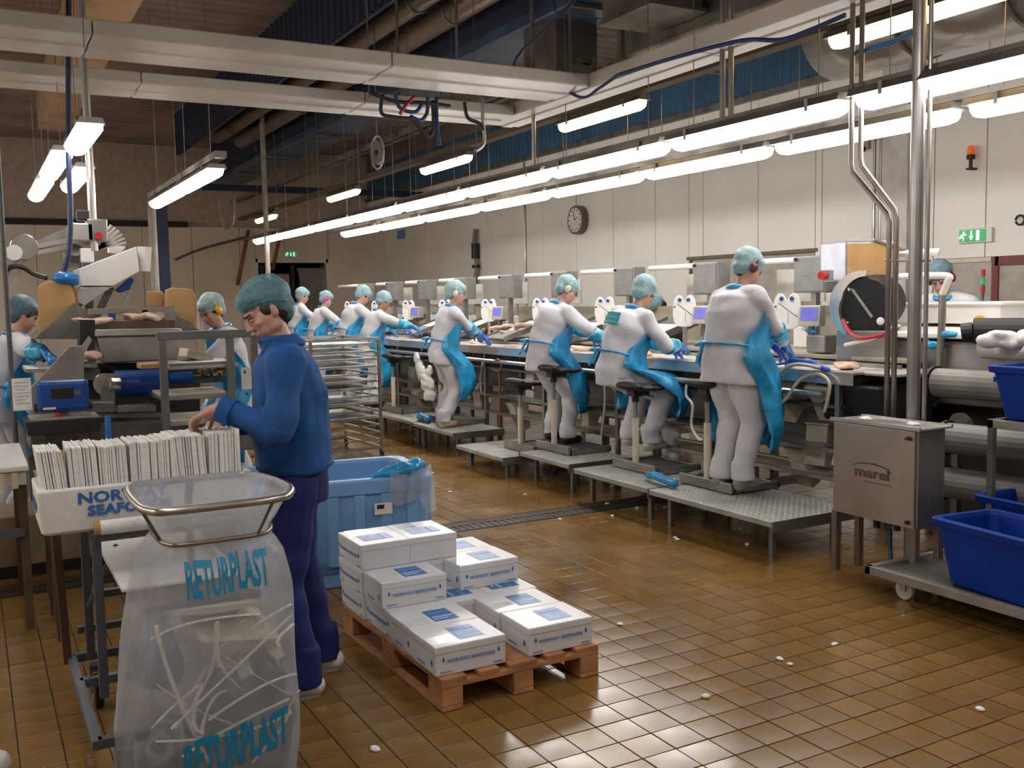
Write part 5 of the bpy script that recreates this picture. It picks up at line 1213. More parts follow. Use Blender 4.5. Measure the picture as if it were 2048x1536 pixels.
# ---- tray rack between the man and the line
rk = thing('tray_rack', 'tall steel rack of thin trays behind the man in blue', 'rack', (3.985, 10.28, 0), radians(4))
W_, D_, H_ = .80, 1.0, 1.32
for x, y in ((0, 0), (-W_, 0), (0, D_), (-W_, D_)): obj('leg', MB().bar((x, y, .08), (x, y, H_), .028), STEELD, rk)
obj('top_frame', MB().bar((0, 0, H_), (0, D_, H_), .03).bar((-W_, 0, H_), (-W_, D_, H_), .03).bar((0, 0, H_), (-W_, 0, H_), .03).bar((0, D_, H_), (-W_, D_, H_), .03), STEEL, rk)
obj('base_frame', MB().bar((0, 0, .1), (0, D_, .1), .03).bar((-W_, 0, .1), (-W_, D_, .1), .03).bar((0, 0, .1), (-W_, 0, .1), .03).bar((0, D_, .1), (-W_, D_, .1), .03), STEEL, rk)
for x, y in ((0, 0), (-W_, 0), (0, D_), (-W_, D_)): obj('wheel', MB().cyl((x-.012, y, .042), (x+.012, y, .042), .042, n=16), BLACK, rk)
for k in range(14):
    z = .19+k*.082
    obj('tray_runner', MB().bar((-.01, 0, z), (-.01, D_, z), .022, .016).bar((-W_+.01, 0, z), (-W_+.01, D_, z), .022, .016).bar((0, 0, z), (-W_, 0, z), .018, .014), STEEL, rk)
for k in (13, 12, 11, 10, 8, 7, 5, 3):
    z = .19+k*.082+.009
    o = one('steel_tray', 'flat steel tray in the tray rack, %s from the top' % {13: 'topmost', 12: 'second', 11: 'third', 10: 'fourth', 8: 'fifth', 7: 'sixth', 5: 'seventh', 3: 'lowest'}[k], 'tray', MB().box(-W_+.03, .03, z, -.03, D_-.03, z+.012), STEELL if k > 8 else STEEL, 'flat trays in the tray rack', bevel=.003)
    o.location = (3.985, 10.28, 0); o.rotation_euler = (0, 0, radians(4))

# ================================================================= THE LEFT MACHINE
def slab(P, dy):
    P = [V(*p) for p in P]; n = len(P)
    m = MB(); m.add(P+[p+V(0, dy, 0) for p in P], [tuple(range(n-1, -1, -1)), tuple(range(n, 2*n))]+[(i, (i+1) % n, n+(i+1) % n, n+i) for i in range(n)])
    return m
LM = thing('filling_machine', 'large steel filling machine with a hopper basin at the left', 'machine', (0, 0, 0))
obj('side_plate', slab([(0.320, 7.200, 0.894), (0.337, 7.200, 1.210), (0.588, 7.200, 1.475), (0.674, 7.200, 1.472), (0.643, 7.200, 0.867)], .03), mat('plate_beige', (0.30, 0.27, 0.23), 0.45, 0.5), LM, bevel=.004)
obj('slanted_hopper', slab([(0.414, 8.000, 1.507), (0.704, 8.000, 1.765), (0.831, 8.000, 1.680), (0.808, 8.000, 1.492)], .6), STEELD, LM, bevel=.004)
obj('basin_rim', slab([(0.783, 7.550, 1.520), (0.785, 7.550, 1.570), (1.382, 7.550, 1.562), (1.380, 7.550, 1.517)], .5), STEELL, LM, bevel=.01)
obj('basin', slab([(0.796, 7.580, 1.519), (1.379, 7.580, 1.517), (1.348, 7.580, 1.328), (0.836, 7.580, 1.327)], .6), STEEL, LM, bevel=.01)
obj('upper_tray', slab([(0.797, 7.800, 1.557), (0.801, 7.800, 1.627), (1.380, 7.800, 1.622), (1.376, 7.800, 1.546)], .02), BROWNP, LM)
obj('tray_end', slab([(1.306, 7.820, 1.548), (1.313, 7.820, 1.692), (1.394, 7.820, 1.698), (1.386, 7.820, 1.530)], .35), STEEL, LM)
obj('top_rail', slab([(0.779, 7.900, 1.674), (0.782, 7.900, 1.719), (1.402, 7.900, 1.728), (1.401, 7.900, 1.690)], .05), mat('rail_steel', (0.30, 0.27, 0.22), 0.35, 0.7), LM, bevel=.004)
obj('rail_post', slab([(1.158, 7.900, 1.597), (1.163, 7.900, 1.703), (1.203, 7.900, 1.702), (1.198, 7.900, 1.596)], .05), STEELD, LM)
obj('blue_tag', slab([(0.913, 7.850, 1.634), (0.915, 7.850, 1.679), (0.964, 7.850, 1.678), (0.962, 7.850, 1.633)], .03), BELT, LM)
obj('right_hopper', slab([(1.392, 7.900, 1.497), (1.399, 7.900, 1.667), (1.464, 7.900, 1.619), (1.626, 7.900, 1.505)], .5), STEELD, LM, bevel=.004)
obj('interior_shade', slab([(0.702, 8.000, 0.733), (0.732, 8.000, 1.307), (1.590, 8.000, 1.282), (1.562, 8.000, 0.659)], .3), DARK, LM)  # black slab paints the shade inside the machine below the basin
obj('cross_beam', slab([(0.780, 7.500, 0.937), (0.782, 7.500, 0.973), (1.732, 7.500, 0.926), (1.731, 7.500, 0.888)], .05), STEEL, LM)
obj('cross_beam', slab([(0.815, 7.400, 0.873), (0.818, 7.400, 0.915), (1.818, 7.400, 0.853), (1.816, 7.400, 0.815)], .05), STEEL, LM)
obj('drum', MB().cyl((0.880, 7.450, 1.185), (1.227, 7.450, 1.179), .095, n=26), BELT, LM, smooth=False, bevel=.006)
obj('drum', MB().cyl((1.281, 7.600, 1.192), (1.447, 7.600, 1.191), .045, n=18), BELT, LM, smooth=False)
obj('bearing', MB().cyl((0.788, 7.300, 1.200), (0.868, 7.400, 1.189), .075, n=18).box(*(V(*(0.813, 7.300, 1.052))-V(.04, .03, 0)), *(V(*(0.820, 7.300, 1.192))+V(.04, .03, 0))), STEEL, LM, bevel=.006)
obj('wing_plate', slab([(0.660, 7.300, 1.373), (0.617, 7.300, 1.392), (0.719, 7.300, 1.535), (0.737, 7.300, 1.507)], .02), GREYP, LM)
obj('left_deck', slab([(0.320, 7.350, 1.302), (0.321, 7.350, 1.326), (0.623, 7.350, 1.310), (0.622, 7.350, 1.286)], .5), STEEL, LM)
obj('inner_deck', slab([(0.572, 7.500, 1.315), (0.574, 7.500, 1.340), (0.784, 7.500, 1.330), (0.783, 7.500, 1.305)], .4), STEEL, LM)
obj('lower_shelf', slab([(0.863, 7.200, 1.005), (0.865, 7.200, 1.050), (1.118, 7.200, 1.040), (1.116, 7.200, 0.994)], .4), STEEL, LM, bevel=.003)
obj('lower_shelf', slab([(0.663, 7.100, 1.029), (0.667, 7.100, 1.093), (0.832, 7.100, 1.082), (0.829, 7.100, 1.017)], .3), STEELD, LM, bevel=.003)
obj('base_frame', slab([(0.313, 7.300, 0.782), (0.323, 7.300, 0.968), (1.868, 7.300, 0.859), (1.859, 7.300, 0.640)], .5), STEELD, LM, bevel=.01)
obj('base_leg', MB().bar((.35, 7.6, 0), (.35, 7.6, .7), .08).bar((1.6, 7.6, 0), (1.6, 7.6, .7), .08), STEELD, LM)
obj('inner_frame', slab([(0.708, 7.700, 1.207), (0.713, 7.700, 1.287), (0.820, 7.700, 1.281), (0.816, 7.700, 1.201)], .3), STEELD, LM)
obj('panel_dark', slab([(0.684, 7.600, 1.429), (0.695, 7.600, 1.643), (0.794, 7.600, 1.640), (0.783, 7.600, 1.425)], .2), BLACK, LM)
# chute above
obj('white_chute', slab([(0.766, 8.300, 2.027), (1.202, 8.300, 2.204), (1.215, 8.300, 2.007), (1.012, 8.300, 1.894), (0.784, 8.300, 1.896)], .45), WHITE, LM, bevel=.006)
obj('lower_chute', slab([(0.772, 8.300, 1.885), (1.004, 8.300, 1.886), (0.794, 8.300, 1.741), (0.732, 8.300, 1.789)], .45), mat('chute_pale', (0.42, 0.40, 0.38), 0.35, 0.2), LM, bevel=.004)
obj('bucket', MB().cyl((1.267, 8.400, 2.010), (1.277, 8.400, 2.206), .045, .055, n=20), WHITE, LM, smooth=False)
obj('back_tray', slab([(1.056, 8.800, 2.181), (1.058, 8.800, 2.234), (1.191, 8.800, 2.235), (1.141, 8.800, 2.169)], .1), WHITE, LM)
obj('blue_motor', slab([(1.039, 8.350, 1.863), (1.156, 8.350, 1.965), (1.192, 8.350, 1.933), (1.182, 8.350, 1.885), (1.075, 8.350, 1.839)], .14), BELT, LM, bevel=.01)
obj('strut', MB().bar((1.069, 8.300, 1.712), (1.185, 8.300, 1.940), .03), STEEL, LM)
obj('strut', MB().bar((1.021, 8.500, 1.890), (0.888, 8.500, 1.628), .05), STEELD, LM)
fb = fillet('fish_pieces', 'pale fish pieces in the tray over the hopper basin, left heap', (0.956, 7.900, 1.610), 7, .20, .06, .02, 71, 'fish in the left machine')
fb = fillet('fish_pieces', 'pale fish pieces in the tray over the hopper basin, right heap', (1.203, 7.900, 1.618), 8, .12, .06, .04, 72, 'fish in the left machine')
fb = fillet('fish_pieces', 'white scraps beside the gloved hands of the left worker', (0.704, 7.500, 1.369), 6, .10, .05, .03, 73, 'fish in the left machine')
# overhead arm
ar = thing('robot_arm', 'pale jointed machine arm reaching over the left machine', 'arm', (0, 0, 0))
obj('arm_tube', MB().bar((0.438, 8.600, 2.198), (0.934, 8.600, 2.310), .035).bar((0.454, 8.600, 2.155), (0.912, 8.600, 2.254), .035), STEELL, ar)
obj('arm_tube', MB().bar((0.468, 8.700, 2.192), (0.759, 8.700, 2.334), .09), STEEL, ar)
obj('joint', MB().cyl((0.405, 8.400, 2.198), (0.422, 8.750, 2.217), .10, n=18), STEELL, ar, bevel=.006); obj('joint_cap', MB().cyl((0.334, 8.400, 2.156), (0.342, 8.600, 2.166), .06, n=14), WHITE, ar)
obj('strut', MB().bar((0.382, 8.600, 2.139), (0.261, 8.600, 1.954), .03).bar((0.425, 8.600, 2.140), (0.313, 8.600, 1.895), .03), STEELL, ar)
obj('motor_box', MB().cb((0.825, 8.500, 2.321), (.16, .16, .14)), STEELL, ar, bevel=.01); obj('motor_box', MB().cb((0.935, 8.500, 2.335), (.15, .16, .18)), STEEL, ar, bevel=.01)
obj('stop_button', MB().cyl((0.941, 8.400, 2.293), (0.934, 8.340, 2.289), .028, n=14), RED, ar)
obj('cover', MB().cb((0.864, 8.500, 2.452), (.14, .12, .08)), BLACK, ar, bevel=.01)
fn = MB()
for k in range(6): fn.bar((0.939, 8.500, 2.193), tuple(V(*(0.939, 8.500, 2.193))+V(.22*cos(.25+k*.16), 0, .22*sin(.25+k*.16))), .02, .02)
obj('fan_blade', fn, STEELL, ar)
obj('white_box', MB().cb((0.852, 8.500, 2.141), (.10, .12, .11)), WHITE, ar, bevel=.008); obj('gearbox', MB().cyl((0.770, 8.500, 2.184), (0.775, 8.600, 2.109), .06, n=12).cb((0.757, 8.600, 2.109), (.12, .12, .12)), STEELD, ar)
obj('support_post', MB().bar((0.866, 8.700, 2.114), ((0.866, 8.700, 2.114)[0], 8.7, .8), .06), STEELD, ar)
o = link('motor_cover', fuse(MB().ell((0.662, 8.200, 1.952), (.10, .11, .055)).cb((0.724, 8.200, 1.941), (.07, .14, .09)), .015, 3), LBLD); tag(o, 'bright blue motor cover over the left machine', 'cover')
cable('arm_cable', 'black cable arching from the left edge to the blue motor cover', [(0.265, 8.400, 2.005), (0.308, 8.400, 2.047), (0.386, 8.400, 2.043), (0.462, 8.400, 1.993), (0.538, 8.300, 1.960)], .018, BLACK)
cable('drop_pipe', 'dark blue vertical pipe dropping to the blue motor cover', [(0.796, 8.200, 4.025), (0.737, 8.200, 2.917), (0.727, 8.200, 2.469), (0.701, 8.200, 2.168), (0.650, 8.200, 1.986)], .020, mat('pipe_navy', (0.005, 0.02, 0.075), 0.4), 'pipe')
p = (0.907, 8.450, 2.456); one('drop_pipe', 'shiny silver vertical pipe over the left machine', 'pipe', MB().cyl((p[0], p[1], p[2]-.28), (p[0], p[1], 4.9), .03, n=12), STEELL, smooth=False)
for i, (p, q, r) in enumerate([((0.204, 6.950, 1.788), 0, .014)]):
    one('thin_pole', 'thin dark pole at the left edge carrying a paper notice', 'pole', MB().cyl(((0.221, 6.980, 1.788)[0], 6.98, 0), ((0.221, 6.980, 1.788)[0], 6.98, ZC), .016, n=10), mat('pole_dark', (0.10, 0.11, 0.11), 0.4, 0.5))
nt_ = thing('paper_notice', 'white typed paper notice fixed to the thin pole at the left', 'notice', (0.271, 6.930, 1.192), radians(5))
obj('sheet', MB().box(-.055, 0, -.105, .055, .003, .10), PAD, nt_)
pl = MB()
for k in range(7): pl.box(-.04, -.001, .07-.022*k, .04-.02*(k % 3 == 2), 0, .074-.022*k)
obj('typed_lines', pl, GREYP, nt_)
# blue control panel on a black tray
bp_ = thing('operator_terminal', 'blue control panel with a dark display in front of the left machine', 'control panel', (0.505, 6.900, 1.166), radians(-4))
obj('housing', MB().box(-.155, 0, -.10, .155, .10, .10), BELT, bp_, bevel=.025); obj('display', MB().box(-.07, -.006, -.015, .06, .002, .055), BLACKG, bp_, bevel=.004)
obj('keypad', MB().box(.065, -.006, -.0, .11, .002, .035), FRAMEP, bp_); obj('lettering_strip', MB().box(-.12, -.004, -.083, -.045, .002, -.068), WHITE, bp_)
obj('hinge', MB().cyl((-.17, .05, -.07), (-.15, .05, -.07), .03, n=12).cyl((.15, .05, -.07), (.17, .05, -.07), .03, n=12), BLACK, bp_)
obj('bracket', MB().box(-.03, .05, -.17, .03, .09, -.10), STEELD, bp_)
bt_ = thing('black_tray', 'black tray with scraps below the blue control panel', 'tray', (0.507, 6.900, 0.978), 0)
obj('tray_body', MB().prism([(-.22, -.05), (.20, -.05), (.23, .04), (-.23, .04)], -.05, .3, 'y'), BLACK, bt_, bevel=.006); obj('contents', MB().box(-.2, -.02, .04, .2, .28, .055), GREYP, bt_); obj('red_cap', MB().cyl((-.04, .0, .055), (-.04, .0, .08), .02, n=12), RED, bt_)
obj('support', MB().box(-.12, .05, -.7, -.06, .11, -.05).box(.08, .05, -.7, .14, .11, -.05), STEELD, bt_)
one('blue_post', 'bright blue short post between the sheets and the machine', 'post', MB().cyl(((0.731, 6.600, 0.992)[0], 6.6, 0), ((0.731, 6.600, 0.992)[0], 6.6, (0.734, 6.600, 1.049)[2]), .018, n=12), LBLD)
# brown paper sacks in hopper holders
def kraft(lab, P, dy, r):
    t = thing('cardboard_stack', lab, 'cardboard', (0, 0, 0), 0, 'brown cardboard stacks at the left machine')
    for k in range(r):
        Q = [tuple(V(*p)+V(.03*k, .10*k, -.015*k)) for p in P]
        obj('cardboard_sheet', slab(Q, .06), CARD, t, bevel=.008)
    return t
kraft('curved brown cardboard stack in the left hopper', [(0.458, 8.150, 1.538), (0.471, 8.150, 1.896), (0.537, 8.150, 1.933), (0.691, 8.150, 1.932), (0.726, 8.150, 1.788), (0.716, 8.150, 1.731)], .1, 3)
kraft('tall brown cardboard stack in the right hopper', [(1.366, 8.100, 1.651), (1.376, 8.100, 1.855), (1.426, 8.100, 1.874), (1.574, 8.100, 1.861), (1.591, 8.100, 1.813), (1.580, 8.100, 1.566), (1.501, 8.100, 1.616)], .1, 3)
kraft('small paler cardboard stack left of the tall one', [(1.265, 8.300, 1.720), (1.264, 8.300, 1.852), (1.382, 8.300, 1.850), (1.380, 8.300, 1.726)], .1, 2)
o = link('white_sack', fuse(MB().cap((1.690, 8.600, 1.542), (1.723, 8.600, 1.732), .07, .03), .02, 2, .01, 25), WHITE); tag(o, 'white plastic sheet right of the tall cardboard stack', 'sheet')
# open frame rack in front
fk = thing('frame_rack', 'open grey frame rack with tan trays behind the outstretched hand', 'rack', (0, 0, 0))
RY_ = 6.75; tz = (1.110, 6.750, 1.535)[2]
for px in (0, 1, 2):
    a = [(1.106, 6.750, 1.443), (1.543, 6.750, 1.425), (1.845, 7.300, 1.392)][px]
    obj('leg', MB().bar((a[0], a[1], 0), (a[0], a[1], tz-.02), .048), mat('frame_grey', (0.17, 0.165, 0.155), 0.45, 0.5), fk, bevel=.004)
a, b = (1.070, 6.750, 1.537), (1.683, 6.750, 1.529)
obj('top_rail', MB().bar((a[0], RY_, tz), (b[0], RY_, tz), .055).bar((b[0]-.02, RY_, tz), ((1.845, 7.300, 1.392)[0], 7.3, tz), .05), mat('frame_grey', (0.17, 0.165, 0.155), 0.45, 0.5), fk, bevel=.004)
for i, (y1, y2) in enumerate(((727, 735), (787, 800), (838, 850))):
    A = [(1.141, 6.800, 1.337), (1.090, 6.800, 1.133), (1.139, 6.800, 0.959)][i]; B = [(1.604, 6.800, 1.314), (1.534, 6.800, 1.104), (1.527, 6.800, 0.929)][i]
    obj('shelf', MB().box(A[0], 6.78, A[2]-.03, B[0], 7.25, A[2]-.005), [STEELL, STEEL, STEEL][i], fk, bevel=.004)
    obj('tray_liner', MB().box(A[0]+.01, 6.80, A[2]-.005, B[0]-.02, 7.23, A[2]+.012), [STEEL, CREAM, CREAM][i], fk, bevel=.004)
obj('foot_rail', MB().bar(((1.106, 6.750, 1.443)[0], RY_, .3), ((1.543, 6.750, 1.425)[0], RY_, .3), .04), STEELD, fk)
def smallbox(lab, P, d, m, rz=0, name='small_carton', cat='box', tilt=0):
    t = one(name, lab, cat, MB().cb((0, 0, 0), d), m, bevel=.006); t.location = P; t.rotation_euler = (0, tilt, rz); return t
smallbox('flat grey brown carton lying tilted by the gloved hands', (1.396, 7.150, 1.378), (.19, .2, .06), CREAM, .1, tilt=.28)
smallbox('tan tray of fish behind the nearer frame post', (1.101, 7.200, 1.319), (.17, .2, .035), CARD)
m = MB(); rs = random.Random(9)
for k in range(14): m.ell((rs.uniform(-.11, .11), rs.uniform(-.1, .1), rs.uniform(-.02, .03)), (.02, .025, .018), None, 8, 5)
o = link('yellow_pieces', fuse(m, .009, 1), mat('yellow_bits', (0.5, 0.28, 0.03), 0.4, 0, 0.5, 30)); o.location = (1.491, 7.100, 1.265); tag(o, 'heap of small yellow pieces under the top shelf of the frame rack', 'pieces')
smallbox('dark teal crate under the yellow pieces', (1.475, 7.100, 1.213), (.20, .2, .045), mat('teal_dark', (0.01, 0.06, 0.09), 0.5), name='dark_crate', cat='crate')
o = link('paper_wad', fuse(MB().ell((0, 0, 0), (.06, .05, .022)).ell((.04, 0, .01), (.04, .04, .02)), .012, 2, .008, 50), PAD); o.location = (1.432, 6.950, 1.103); tag(o, 'pale crumpled scraps on the middle shelf of the frame rack', 'scraps')
smallbox('white label sheet fixed right of the second frame post', (1.773, 7.270, 1.186), (.075, .004, .16), PAD, name='label_sheet', cat='label')
# scraps on the floor
FLS = [(4.382, 6.328), (4.617, 6.739), (4.336, 5.453), (3.722, 7.94), (3.993, 8.921), (4.828, 6.362), (4.651, 5.078), (4.358, 5.509), (4.229, 7.459), (3.288, 3.365), (3.282, 3.294), (3.661, 3.371), (2.703, 3.208), (3.583, 2.518), (4.71, 6.442), (4.931, 6.363), (5.053, 10.266), (4.791, 11.211), (3.97, 6.454), (4.908, 5.438), (1.286, 3.486), (2.935, 4.178)]
for i, (px) in enumerate(FLS):
    o = link('floor_scrap', fuse(MB().ell((0, 0, 0), (.025, .018, .008), RZ(i), 8, 5), .007, 1, .004, 80, i), PAD); o.location = (px[0], px[1], .006)
    o.rotation_euler = (0, 0, i*1.3); tag(o, 'small white fish scrap lying on the tiled floor', 'scrap', 'white scraps scattered on the floor')

# ================================================================= PEOPLE
def ik(a, c, l1, l2, pole):
    d = c-a; L = min(d.length, (l1+l2)*.995); u = d.normalized(); c = a+u*L
    x = (l1*l1-l2*l2+L*L)/(2*L); h = sqrt(max(0, l1*l1-x*x))
    p = pole-u*pole.dot(u); p = p.normalized() if p.length > 1e-4 else V(0, 1, 0)
    return a+u*x+p*h, c
def frame_along(d, fwd):
    """columns: side, forward, axis"""
    z = d.normalized(); x = fwd.cross(z).normalized(); y = z.cross(x)
    return Matrix((x, y, z)).transposed()
def ering(c, M, rx, ry, n=16, p=2.0, fr=1.0):
    out = []
    for k in range(n):
        a = 2*pi*k/n; ca, sa = cos(a), sin(a)
        x = rx*(abs(ca)**(2/p))*(1 if ca > 0 else -1); y = ry*(abs(sa)**(2/p))*(1 if sa > 0 else -1)
        if y > 0: y *= fr
        out.append(c+M @ V(x, y, 0))
    return out
def hand(m, w, d, up, side, s=1.0, curl=.5, spread=1.0, rad=1.0):
    """palm and five fingers; d = where the fingers point, up = back of the hand, side = +1 thumb to d x up"""
    d = d.normalized(); sd = d.cross(up).normalized(); up = sd.cross(d).normalized()
    def P(f, l, u): return w+(d*f+sd*l+up*u)*s
    m.cap(P(-.01, 0, 0), P(.035, 0, 0), .026*s*rad, .028*s*rad)
    for l in (-.026, -.009, .009, .026): m.cap(P(.03, l*.8, 0), P(.085, l, .0), .0135*s*rad, .012*s*rad)
    for l, L in ((-.030, .062), (-.010, .074), (.011, .079), (.031, .070)):
        l *= spread
        a = P(.088, l, 0); c1, c2, c3 = curl*.5, curl*1.15, curl*1.7
        def st(p, ang, ln): return p+(d*cos(ang)-up*sin(ang))*ln*s
        b = st(a, c1, L*.42); c = st(b, c2, L*.33); e = st(c, c3, L*.25)
        m.cap(a, b, .0100*s*rad, .0092*s*rad, 8).cap(b, c, .0092*s*rad, .0085*s*rad, 8).cap(c, e, .0085*s*rad, .0075*s*rad, 8)
    t = side
    a = P(.012, .024*t, -.006); b = P(.045, .050*t, -.016); c = P(.078, .056*t, -.030-.02*curl); e = P(.098, .050*t, -.038-.03*curl)
    m.cap(a, b, .0150*s*rad, .0125*s*rad, 8).cap(b, c, .0120*s*rad, .0100*s*rad, 8).cap(c, e, .0100*s*rad, .0085*s*rad, 8)

def person(name, label, loc, heading, hz=.95, lean=8, side=0, twist=0, head=(20, 0), hands=None, feet=((-.11, 0, 0), (.11, .02, 0)), s=1.0, outfit='worker',
           skin=SKIN, hair=HAIR, vox=.014, knee=(None, None), elbow=(None, None), muff=None, apron=True, shoe=WHITE, patch=False, girth=1.0, hips=(0, 0), sleeves=True, toes=None, bigapron=0, netm=NET, curl=.6):
    """facing +y in its own frame; hands and feet may be given in the world as ('w', x, y, z)"""
    root = thing(name, label, 'person', loc, heading, None)
    Mi = (Matrix.Translation(loc) @ Matrix.Rotation(heading, 4, 'Z')).inverted()
    def loc_(p): return (Mi @ V(*p[1:])) if p[0] == 'w' else V(*p)
    rl = radians
    def dr(a, b=0): return V(sin(rl(b)), sin(rl(a))*cos(rl(b)), cos(rl(a))*cos(rl(b)))
    tw = rl(twist)
    pel = V(hips[0], hips[1], hz)
    p1 = pel+dr(lean*.5, side*.4)*.16*s; p2 = p1+dr(lean, side*.8)*.18*s; p3 = p2+dr(lean*1.25, side)*.17*s
    nk = p3+dr(lean*1.2+head[0]*.25, side)*.09*s
    hu = RZ(tw*.0) @ dr(lean*.5+head[0], side*.5); hd = RZ(rl(head[1])) @ V(0, 1, 0)
    hc = nk+hu*.105*s+dr(lean+head[0])*.0
    tf = RZ(tw) @ V(0, 1, 0)
    F0 = frame_along(dr(lean*.4, side*.4), V(0, 1, 0)); F1 = frame_along(dr(lean*.8, side*.6), RZ(tw*.4) @ V(0, 1, 0)); F2 = frame_along(dr(lean*1.1, side), RZ(tw*.8) @ V(0, 1, 0)); F3 = frame_along(dr(lean*1.25, side), tf)
    sh = [p3+F3 @ V(k*.185*s*girth**.5, .0, -.035*s) for k in (-1, 1)]
    hp = [pel+F0 @ V(k*.095*s, 0, -.02*s) for k in (-1, 1)]
    if hands is None: hands = ((-.2, .4, 1.0), (.2, .4, 1.0))
    W = []; E = []
    for i in (0, 1):
        t = loc_(hands[i]); pole = V(*(elbow[i] or ((-1, 1)[i]*.5, -.4, -1)))
        e, w = ik(sh[i], t, .29*s, .265*s, pole); E.append(e); W.append(w)
    A = []; K = []
    for i in (0, 1):
        t = loc_(feet[i])+V(0, 0, .085*s); pole = V(*(knee[i] or ((-1, 1)[i]*.12, 1, 0)))
        k, a = ik(hp[i], t, .44*s, .425*s, pole); K.append(k); A.append(a)
    FH = frame_along(hu, hd); HM = Matrix.Translation(hc) @ (FH.to_4x4()) @ Matrix.Scale(s, 4)
    # ---- body: one continuous skin
    m = MB()
    m.rings([ering(pel+V(0, 0, -.09*s), F0, .12*s, .09*s), ering(pel, F0, .16*s*girth, .115*s*girth), ering(p1, F1, .135*s*girth, .10*s*girth), ering(p2, F2, .155*s*girth, .11*s*girth), ering(p3-F3 @ V(0, 0, .03*s), F3, .15*s*girth, .095*s), ering(p3+F3 @ V(0, 0, .02*s), F3, .06*s, .055*s)])
    m.cap(p3, hc-hu*.03*s, .058*s, .054*s)
    for i in (0, 1):
        m.cap(p3+(sh[i]-p3)*.4, sh[i], .055*s, .056*s); m.cap(sh[i], E[i], .050*s, .040*s); m.cap(E[i], W[i], .040*s, .027*s)
        m.cap(hp[i], K[i], .083*s*girth, .058*s); m.cap(K[i], A[i], .055*s, .040*s)
        ft = RZ(rl((toes or (0, 0))[i])) @ V(0, 1, 0)
        m.cap(A[i]-V(0, 0, .035*s)-ft*.03*s, A[i]-V(0, 0, .05*s)+ft*.13*s, .036*s, .030*s)
    HV = []
    for i in (0, 1):
        d = (W[i]-E[i]).normalized(); d = (d+V(0, .0, -.75 if outfit == 'blue' else -.35)).normalized(); HV.append(d)
        if outfit == 'blue' or True: hand(m, W[i]+d*.02*s, d, V(0, 0, 1) if abs(d.z) < .8 else V(0, 1, 0), (-1, 1)[i]*-1, s*1.0, curl)
    hm = MB()
    hm.ell((0, -.012, .032), (.074, .094, .084)); hm.ell((0, .028, -.03), (.062, .064, .082)); hm.ell((0, .044, -.085), (.044, .042, .032)); hm.ell((0, .072, -.100), (.022, .018, .018))
    
    for k in (-1, 1): hm.ell((k*.030, .046, -.050), (.030, .036, .046)).ell((k*.040, .020, -.02), (.030, .050, .05))
    hm.cap((0, .086, .014), (0, .110, -.028), .008, .0115, 8); hm.ell((-.011, .100, -.033), (.009, .011, .008)).ell((.011, .100, -.033), (.009, .011, .008))
    hm.cap((-.036, .076, .024), (.036, .076, .024), .013, .013, 8); hm.ell((-.042, .060, -.022), (.022, .024, .020)).ell((.042, .060, -.022), (.022, .024, .020))
    hm.cap((-.02, .085, -.060), (.02, .085, -.060), .0085, .0085, 8).cap((-.017, .083, -.074), (.017, .083, -.074), .0085, .0085, 8)
    for k in (-1, 1): hm.ell((k*.076, -.012, -.010), (.008, .017, .029)).ell((k*.050, .008, -.062), (.018, .035, .028))
    hm.xf(HM); m.add(hm.v, hm.f)
    body = link('body', fuse(m, vox if outfit != 'blue' else .0062, 3 if outfit != 'blue' else 4), skin, root)
    # eyes, brows, lips
    em = MB()
    for k in (-1, 1): em.ell((k*.031, .0825, .002), (.012, .008, .0045), None, 10, 6)
    obj('eyes', em.xf(HM), mat('eye_white', (0.55, 0.5, 0.47), 0.25), root, smooth=True)
    em = MB()
    for k in (-1, 1): em.ell((k*.030, .0885, .0015), (.0055, .0035, .0040), None, 8, 6); em.cap((k*.015, .091, .025), (k*.048, .079, .027), .0055, .0035, 6); em.cap((k*.018, .0905, .0125), (k*.044, .082, .011), .0028, .0022, 6)
    obj('eyebrows', em.xf(HM), HAIR, root, smooth=True)
    em = MB().cap((-.020, .0905, -.0655), (.020, .0905, -.0655), .0042, .0042, 6).cap((-.016, .089, -.0735), (.016, .089, -.0735), .0052, .0052, 6)
    obj('lips', em.xf(HM), mat('lip', (0.36, 0.13, 0.11), 0.45), root, smooth=True)
    hr = MB().ell((0, -.030, .046), (.0800, .097, .086)).ell((0, .010, .070), (.076, .080, .055)); hr.ell((0, -.055, -.02), (.066, .055, .065)); 
    for k in (-1, 1): hr.ell((k*.066, .012, .012), (.014, .030, .030))
    link('hair', fuse(hr.xf(HM), .010*s, 2, .002, 60), hair, root)
    ns = 1.0 if outfit == 'blue' else 1.10
    nt_ = MB().ell((0, -.034, .060), (.096*ns, .112*ns, .097*ns)); nt_.ell((0, -.066, -.01), (.080*ns, .062*ns, .068*ns)); nt_.ell((0, .026, .078), (.086, .076, .056))
    net = link('hair_net', fuse(nt_.xf(HM), .012*s, 3, .004, 55), netm, root)
    rg = [(cos(a)*.084, sin(a)*.104-.022, .040+.022*sin(a)-.05*max(0, -sin(a))) for a in [2*pi*k/28 for k in range(28)]]
    obj('net_band', MB().tube(rg, .0035, 6, closed=True).xf(HM), netm, root, smooth=True)
    if muff:
        mm = MB()
        for k in (-1, 1): mm.ell((k*.092, -.012, -.004), (.026, .034, .044))
        mu = link('ear_muff', fuse(mm.xf(HM), .009*s, 2), muff, root)
        obj('head_band', MB().tube([(.098*cos(a), -.012, .03+.125*sin(a)) for a in [pi*k/14 for k in range(15)]], .008, 6).xf(HM), muff, mu, smooth=True)
    fold = .011
    g = girth
